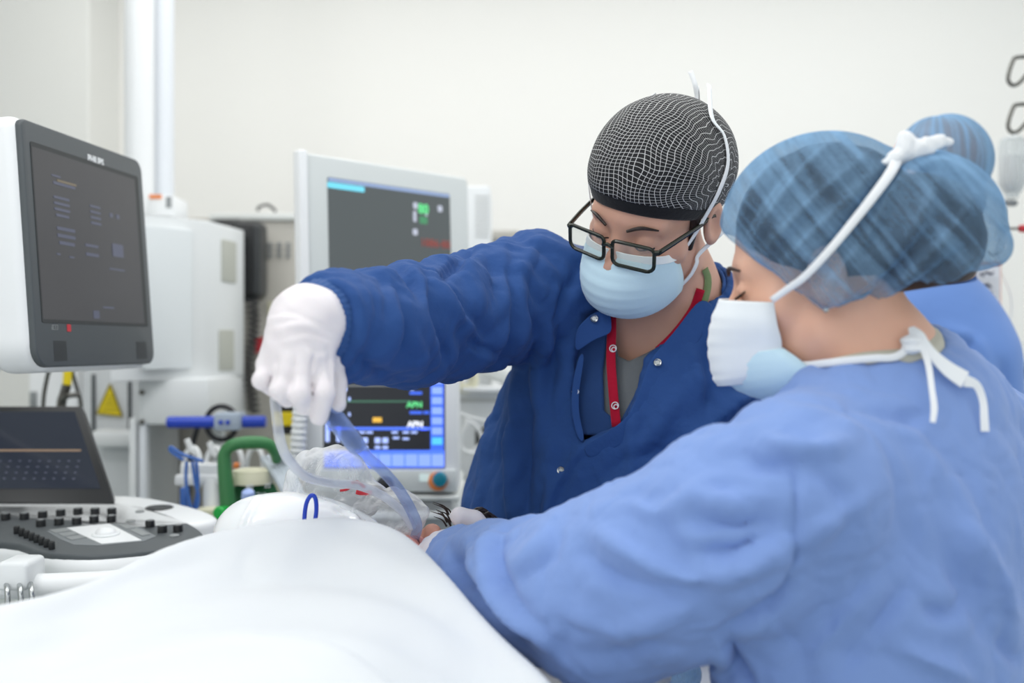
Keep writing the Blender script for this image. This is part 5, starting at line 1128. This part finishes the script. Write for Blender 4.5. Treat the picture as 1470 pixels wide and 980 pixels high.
for (u, v, a, b) in ((.64, .20, .028, .035), (.635, .26, .02, .06), (.635, .345, .03, .035), (.80, .20, .03, .035), (.71, .245, .015, .015)): mb.add(*slab(onum(u, v, .0014), uu, uv2, un, rrect(a*uw, b*uh, .003, 2), 0, .0006))
pieces('reading_white', mb, M['ui_dimwhite'], ss)
text_obj('reading_digits', '1086 80', .026, onum(.765, .40, .0022), uu, uv2, M['ui_dimred'], ss, .0003); text_obj('reading_digits', '80', .03, onum(.69, .215, .0022), uu, uv2, M['ui_green'], ss, .0003)
MB().add(*tube([uc-un*.06-uv2*.05, uc-un*.2-uv2*.1, V(.12, 2.8, 1.25), V(.12, 2.82, .9)], .022, 12)).build('arm', M['offw'], um)
# lower ventilator monitor
lm_ = thing('anaesthesia_monitor', 'lower anaesthesia machine screen with blue menu and teal knob, behind the clear plastic', 'monitor', P(560, 700, 2.2)*V(1, 1, 0))
d2 = 2.15
MB().add(*pbox(436, 505, 658, 708, d2, .08, .010)).build('frame', M['white'], lm_)
MB().add(*pbox(456, 674, 655, 706, d2-.012, .03, .004)).build('lower_bezel', M['frameg'], lm_)
ls = MB().add(*prect(464, 512, 639, 672, d2-.001, .004)).build('screen', M['scr_black'], lm_)
def litem(nm, x0, y0, x1, y1, m_, dz=.0035): return MB().add(*prect(x0, y0, x1, y1, d2-dz, .0015, .0006)).build(nm, M[m_], ls, False)
litem('menu_column', 618, 538, 637, 646, 'ui_blue'); litem('menu_row', 465, 646, 638, 671, 'ui_blue2'); litem('status_line', 470, 613, 618, 617, 'ui_blue2')
for k in range(7): litem('menu_button', 620, 541+14.5*k, 635, 551+14.5*k, 'ui_blue3' if k < 6 else 'ui_cyan2', .005)
for k in range(8): litem('menu_tab', 487+19*k, 652, 504+19*k, 669, 'ui_blue3', .005)
litem('trace_line', 490, 552, 592, 554.5, 'ui_grey'); litem('trace_line', 490, 575, 590, 577, 'ui_greenline')
litem('alarm_tag', 535, 599, 548, 606, 'ui_amber'); litem('bar_gauge', 467, 605, 473, 634, 'ui_paleblue'); litem('bar_gauge', 483, 612, 489, 634, 'ui_paleblue')
mb = MB()
for (x0, y0, x1, y1) in ((590, 546, 594, 560), (500, 592, 503, 597), (500, 570, 503, 575), (492, 556, 498, 561)): mb.add(*prect(x0, y0, x1, y1, d2-.0035, .001, .0003))
for x in (520, 538, 549): mb.add(*prect(x, 628, x+8, 636, d2-.0035, .001, .0003)); mb.add(*prect(x, 640, x+8, 644, d2-.0035, .001, .0003))
for x, y in ((515, 619), (526, 619), (562, 619), (578, 619), (564, 627), (578, 628), (590, 619), (604, 614)): mb.add(*prect(x, y, x+9, y+3, d2-.0035, .001, .0003))
pieces('reading', mb, M['ui_paleblue'], ls)
text_obj('reading_digits', 'APN', .016, P(595, 581, d2-.004), XA, ZA, M['ui_green'], ls, .0003, bold=.0006); text_obj('reading_digits', 'APN', .016, P(596, 609, d2-.004), XA, ZA, M['ui_white'], ls, .0003, bold=.0006)
litem('reading_label', 588, 562, 606, 566, 'ui_blue'); litem('reading_label', 588, 590, 606, 594, 'ui_blue'); litem('reading_label', 608, 590, 616, 594, 'ui_blue')
MB().add(*prect(602, 680, 616, 691, d2-.0135)).build('badge', M['ui_pale'], lm_)
MB().add(*lathe(P(629, 690, d2-.012), -YA, [(.019, 0), (.019, .006), (.015, .008)], 24)).build('knob_ring', M['orange'], lm_)
MB().add(*lathe(P(632, 687, d2-.018), -YA, [(.0145, 0), (.0145, .016), (.012, .020), (.006, .021)], 24)).build('knob', M['teal'], lm_)
MB().add(*pbox(500, 712, 660, 718, d2-.02, .25, .003)).build('shelf', M['offw'], lm_); MB().add(*pbox(505, 735, 655, 745, d2-.02, .25, .003)).build('drawer_front', M['white2'], lm_)
MB().add(*boxm((P(440, 0, d2)[0], d2+.1, 0), (P(655, 0, d2)[0], d2+.4, P(0, 708, d2)[2]), .01)).build('machine_body', M['offw'], lm_)
MB().add(*pbox(500, 718, 650, 760, d2+.02, .1, .004)).build('lower_panel', M['grey2'], lm_)
MB().add(*lathe(P(553, 697, 2.02), nrm(V(.3, -1, .1)), [(.010, -.03), (.016, -.012), (.018, .0), (.014, .010), (.006, .013)], 18)).build('bellows_cap', M['black'], lm_)
MB().add(*tube([P(553, 697, 2.05), P(540, 700, 2.16)], .009, 10, 1, False, False)).build('cap_stalk', M['black'], lm_)
# speaker / vent unit right of upper monitor
vu = thing('vent_unit', 'white box with grille slots at the right of the grey framed monitor', 'equipment', P(690, 340, 2.7)*V(1, 1, 0))
MB().add(*boxm((P(668, 0, 2.7)[0], 2.7, 0), (P(704, 0, 2.7)[0], 2.95, P(0, 266, 2.7)[2]), .008)).build('body', M['white2'], vu)
mb = MB()
for k in range(10): mb.add(*prect(682, 281+6.3*k, 702, 283.2+6.3*k, 2.699, .002, .0006))
mb.build('grille_slots', M['grey2'], vu, False)
# right-hand drawer unit
du = thing('drawer_unit', 'white drawer trolley behind the navy gown with a dark open shelf', 'trolley', P(690, 700, 2.6)*V(1, 1, 0))
x0, x1 = P(655, 0, 2.6)[0], P(790, 0, 2.6)[0]
MB().add(*boxm((x0, 2.6, 0), (x1, 3.0, P(0, 556, 2.6)[2]), .008)).build('body', M['white2'], du)
MB().add(*pbox(656, 572, 790, 577, 2.597, .01, .001)).build('drawer_gap', M['grey2'], du); MB().add(*pbox(656, 682, 790, 686, 2.597, .01, .001)).build('drawer_gap', M['grey2'], du)
MB().add(*slab(P(700, 630, 2.597), XA, ZA, -YA, rrect(.058, .055, .01), -.004, .001)).build('opening', M['black'], du)
MB().add(*pbox(663, 556, 720, 563, 2.55, .3, .004)).build('top_tray', M['white'], du)
MB().add(*pbox(676, 330, 745, 345, 3.2, .3, .006)).build('back_shelf', M['grey'], du)
MB().add(*boxm((P(700, 0, 3.2)[0], 3.25, .0), (P(740, 0, 3.2)[0], 3.45, P(0, 345, 3.2)[2]), .006)).build('back_panel', M['white'], du)
o = MB().add(*tube([P(668, 545, 2.58)+V(.0*a, 0, 0)+V(.021*math.cos(a), -.0, .021*math.sin(a)) for a in np.linspace(0, 6.283, 20, endpoint=False)], .0115, 12, 1, True, False)).build('tape_roll', M['cream'], None); tag(o, 'cream roll of tape standing on the white drawer trolley', 'tape')
o = MB().add(*pbox(684, 516, 706, 528, 2.75, .05, .004)).build('purple_pack', M['purple'], None); tag(o, 'purple pack standing behind the roll of tape', 'pack')
o = MB().add(*pbox(684, 528, 706, 556, 2.72, .1, .004)).build('white_carton', M['offw'], None); tag(o, 'pale carton under the purple pack', 'carton')
for i, pts in enumerate(([(655, 592), (672, 598), (695, 604), (715, 608)], [(668, 602), (684, 612), (692, 630), (690, 655)], [(718, 612), (700, 628), (682, 645), (668, 652)], [(672, 606), (662, 625), (664, 645), (690, 652), (714, 650)])):
    cable('tube', ['white tube running level over the dark opening', 'white tube curving down across the dark opening', 'white tube slanting across the dark opening', 'white tube looping below the dark opening'][i], 'tubing', [P(x, y, 2.55-.006*i) for x, y in pts], .0052, 'whitetube', 'white tubes over the dark shelf opening')
o = MB().add(*tube([P(640, 712, 2.4), P(648, 722, 2.4), P(658, 732, 2.4)], .009, 10)).build('clip', M['dmetal'], None); tag(o, 'dark metal clip below the lower screen', 'clip')
# ---------------------------------------------------------------- infusion stand
iv = thing('infusion_stand', 'steel infusion stand at the right edge with open hooks and a red tipped arm', 'infusion stand', P(1520, 500, 2.45)*V(1, 1, 0))
ix = P(1500, 0, 2.45)[0]
MB().add(*cyl((ix, 2.45, .05), (ix, 2.45, 2.15), .011, 16)).build('pole', M['metal'], iv)
for y in (0, 68): MB().add(*tube([P(1500, 81+y, 2.45), P(1462, 82+y, 2.45), P(1454, 88+y, 2.45), P(1447, 112+y, 2.45), P(1453, 122+y, 2.45), P(1463, 119+y, 2.45), P(1476, 104+y, 2.45)], .0045, 10)).build('hook', M['dmetal'], iv)
MB().add(*tube([P(1440, 328, 2.42), P(1500, 328, 2.45)], .003, 8, 1, False, False)).build('arm', M['dmetal'], iv); MB().add(*cyl(P(1463, 328, 2.43), P(1480, 328, 2.43), .0085, 14)).build('red_knob', M['redp'], iv)
for k in range(5): a = k*2*math.pi/5; MB().add(*tube([V(ix, 2.45, .09), V(ix+.28*math.cos(a), 2.45+.28*math.sin(a), .05)], .012, 10, 1, False, False)).build('foot', M['metal'], iv)
bt = thing('infusion_bottle', 'clear infusion bottle hanging upside down from the lower hook', 'bottle', P(1453, 296, 2.45))
MB().add(*lathe(P(1453, 280, 2.45), ZA, [(.014, -.006), (.014, .0), (.020, .008), (.029, .026), (.030, .05), (.030, .11), (.027, .126), (.018, .133), (.004, .135)], 28)).build('glass', M['bottle'], bt)
MB().add(*lathe(P(1453, 278, 2.45), ZA, [(.012, .004), (.019, .012), (.027, .03), (.0275, .085), (.001, .086)], 24)).build('fluid', M['milk'], bt)
MB().add(*cyl(P(1450, 295, 2.45), P(1451, 287, 2.45), .016, 20)).build('cap', M['midgrey'], bt); MB().add(*tube([P(1458, 190, 2.45), P(1456, 196, 2.45)], .003, 8, 1, False, False)).build('hanger', M['white'], bt)
dc = thing('drip_chamber', 'white drip chamber and tubing under the infusion bottle', 'drip set', P(1437, 360, 2.44)); MB().add(*lathe(P(1434, 365, 2.44), nrm(V(.12, 0, 1)), [(.004, 0), (.010, .006), (.0115, .05), (.0115, .07), (.006, .075), (.006, .105)], 18)).build('chamber', M['bottle'], dc); MB().add(*tube([P(1434, 364, 2.44), P(1432, 378, 2.44), P(1450, 420, 2.42), P(1452, 450, 2.42), P(1446, 475, 2.42), P(1460, 490, 2.42), P(1490, 494, 2.42)], .0022, 8)).build('tubing', M['whitetube'], dc); MB().add(*tube([P(1418, 360, 2.44), P(1423, 366, 2.44), P(1434, 364, 2.44)], .0022, 8)).build('clip', M['dmetal'], dc)
lc = thing('label_card', 'white card with orange edge hung below the drip chamber', 'card', P(1416, 410, 2.4)); r2 = lambda x0, y0, x1, y1, d_, m_, nm, par: MB().add(*prect(x0, y0, x1, y1, d_, .0012, .002)).build(nm, M[m_], par)
cd = r2(1397, 376, 1437, 444, 2.4, 'orange', 'border', lc); r2(1398, 380, 1436, 441, 2.3985, 'card', 'paper', lc)
mb = MB(); rg = np.random.RandomState(3)
for ln, (x0, x1, y) in enumerate(((1406, 1426, 393), (1412, 1424, 409), (1410, 1424, 420))): mb.add(*tube([P(x0+(x1-x0)*i/16, y+rg.uniform(-4, 4), 2.396) for i in range(17)], .0011, 6, 3))
mb.build('handwriting', M['ink'], lc)
mb = MB()
for k in range(7): mb.add(*prect(1400, 400+6*k, 1434, 400.8+6*k, 2.3965, .0008, .0002))
mb.build('ruled_lines', M['grey2'], lc, False)
ru = thing('side_cabinet', 'grey white equipment stand at the right edge beyond the blue scrubs', 'cabinet', P(1480, 600, 2.7)*V(1, 1, 0))
MB().add(*boxm((P(1461, 0, 2.7)[0], 2.7, 0), (P(1560, 0, 2.7)[0], 3.0, P(0, 524, 2.7)[2]), .01)).build('body', M['midgrey'], ru); MB().add(*pbox(1455, 518, 1560, 528, 2.66, .35, .004)).build('top', M['bluegrey'], ru); MB().add(*pbox(1466, 545, 1500, 600, 2.68, .02, .004)).build('front', M['white2'], ru); MB().add(*pbox(1463, 625, 1520, 690, 2.66, .02, .004)).build('lower_front', M['cream'], ru)
gd = thing('green_tray', 'green plastic tray at the lower right edge', 'tray', P(1475, 960, 1.55)); MB().add(*pbox(1440, 932, 1520, 1010, 1.5, .2, .02)).build('tray', M['greendrape'], gd)
gx2 = P(1475, 0, 1.6); MB().add(*boxm((gx2[0]-.04, 1.56, 0), (gx2[0]+.05, 1.66, P(0, 1010, 1.5)[2]), .01)).build('stand', M['metal'], gd)
# ---------------------------------------------------------------- airway items at the head
sh_ = lambda p: ell(p, P(398, 768, 1.36), (.082, .06, .053))
def cush(p):
    d = smin(ell(p, P(396, 769, 1.37), (.080, .06, .055)), ell(p, P(480, 765, 1.37), (.06, .045, .03)), .05); return d+.0008*snoise(p, 12, 3, 1)
cv2, cf2 = meshf(cush, P(398, 768, 1.36)-V(.12, .1, .09), P(398, 768, 1.36)+V(.19, .1, .09), .0035); cv2 = folds(cv2, cf2, [([(372, 708), (358, 728), (346, 752), (344, 775)], 2.2, .0016, 'r'), ([(378, 708), (365, 728), (354, 752), (352, 775)], 2.2, .0016, 'v'), ([(480, 728), (500, 740), (505, 760)], 4, .004, 'v'), ([(492, 735), (510, 745), (520, 765)], 4, .004, 'r')])
o = obj('breathing_bag', cv2, cf2, M['glossyw']); tag(o, 'smooth white rounded bag with a stitched seam above the drape edge', 'bag')
lpq = [(438, 772), (437, 745), (440, 722), (447, 711), (453, 716), (454, 735), (450, 758), (448, 772)]
o = obj('blue_loop', *tube([P(x, y, 1.285-.012*math.sin(i/7*3.14)) for i, (x, y) in enumerate(lpq)], .0026, 10), M['bluep']); tag(o, 'shiny blue plastic loop standing up in front of the white bag', 'loop')
def bagf(p):
    d = smin(ell(p, P(476, 690, 1.405), (.052, .045, .046)), ell(p, P(545, 738, 1.395), (.062, .05, .034)), .03); d = smin(d, ell(p, P(440, 712, 1.405), (.03, .035, .035)), .02)
    return d-.006*np.abs(snoise(p, 9, 13, 2))-.003*np.abs(snoise(p, 26, 17, 1))+.003
bv, bf = meshf(bagf, P(490, 715, 1.405)-V(.14, .09, .1), P(490, 715, 1.405)+V(.15, .09, .11), .0028, relax=1)
bg = obj('plastic_bag', bv, bf, M['bag']); tag(bg, 'crumpled clear plastic bag with red print under the raised hand', 'bag')
for pts, wd in (([(505, 693), (514, 692), (524, 700)], .004), ([(511, 706), (522, 708), (534, 707)], .006), ([(488, 704), (496, 703), (503, 700)], .003)):
    q = [onsurf(bagf, x, y, .0008, .9, 1.8) for x, y in pts]; q = [a for a in q if a is not None]
    if len(q) > 2: obj('red_print', *ribbon(q, wd, V(0, -1, .2), .0006), M['redp'], bg)
o = MB().add(*meshf(lambda p: smin(ell(p, P(508, 724, 1.40), (.026, .02, .016)), seg(p, P(490, 722, 1.40), P(530, 728, 1.40), .009, .011), .01), P(508, 724, 1.40)-V(.05, .04, .04), P(508, 724, 1.40)+V(.05, .04, .04), .0035)).build('valve', M['midgrey'], None); tag(o, 'grey valve inside the clear plastic bag', 'valve')
tb1 = [P(430, 548, 1.098), P(455, 572, 1.098), P(480, 600, 1.103), P(498, 622, 1.12), P(512, 640, 1.14), P(528, 656, 1.165), P(550, 676, 1.21), P(573, 703, 1.27), P(590, 732, 1.32), P(599, 757, 1.35), Lp(.0, .094, -.067), Lp(0, .06, -.07)]
o = obj('airway_tube', *tube(tb1, [.008, .0095, .0098, .0095, .0090, .0064, .0064, .0066, .0068, .0066, .006, .006], 16), M['tubeclear']); tag(o, 'thick clear tube held between finger and thumb, curving down into the mouth', 'tube')
obj('connector', *tube(tb1[1:5], [.0100, .0106, .0104, .0100], 16), M['tubeclear'], o)
tb2 = [P(412, 556, 1.096), P(396, 566, 1.094), P(398, 600, 1.098), P(403, 635, 1.11), P(416, 662, 1.14), P(440, 684, 1.2), P(475, 693, 1.27), P(515, 697, 1.305), P(550, 712, 1.325), P(578, 735, 1.335), P(592, 757, 1.35)]
o = obj('pilot_tube', *tube(tb2, [.0055]*11, 12), M['tubemilky']); tag(o, 'thin milky tube hanging from the fist and sweeping over the plastic bag', 'tube')
# instrument table at the bottom right
it = thing('instrument_table', 'white covered instrument table below the light blue sleeve', 'table', (.17, 1.32, 0))
MB().add(*boxm((.07, 1.12, .985), (.30, 1.5, 1.02), .01)).build('table_cover', M['sheet'], it); MB().add(*boxm((.16, 1.28, 0), (.2, 1.32, .985), .008)).build('stand', M['metal'], it)
def wrapf(p): return smin(ell(p, P(962, 968, 1.2), (.028, .022, .024)), ell(p, P(985, 962, 1.2), (.016, .018, .012)), .012)-.004*snoise(p, 14, 9, 2)
c = P(968, 968, 1.2); o = obj('plastic_wrapper', *meshf(wrapf, c-.06, c+.06, .003), M['bluewrap']); tag(o, 'crumpled pale blue clear wrapper on the white table', 'wrapper')
c = P(925, 972, 1.15); o = obj('folded_gauze', *meshf(lambda p: ell(p, c, (.028, .02, .014))-.003*snoise(p, 14, 19, 2), c-.05, c+.05, .003), M['sheet']); tag(o, 'crumpled white gauze left of the blue wrapper', 'gauze')
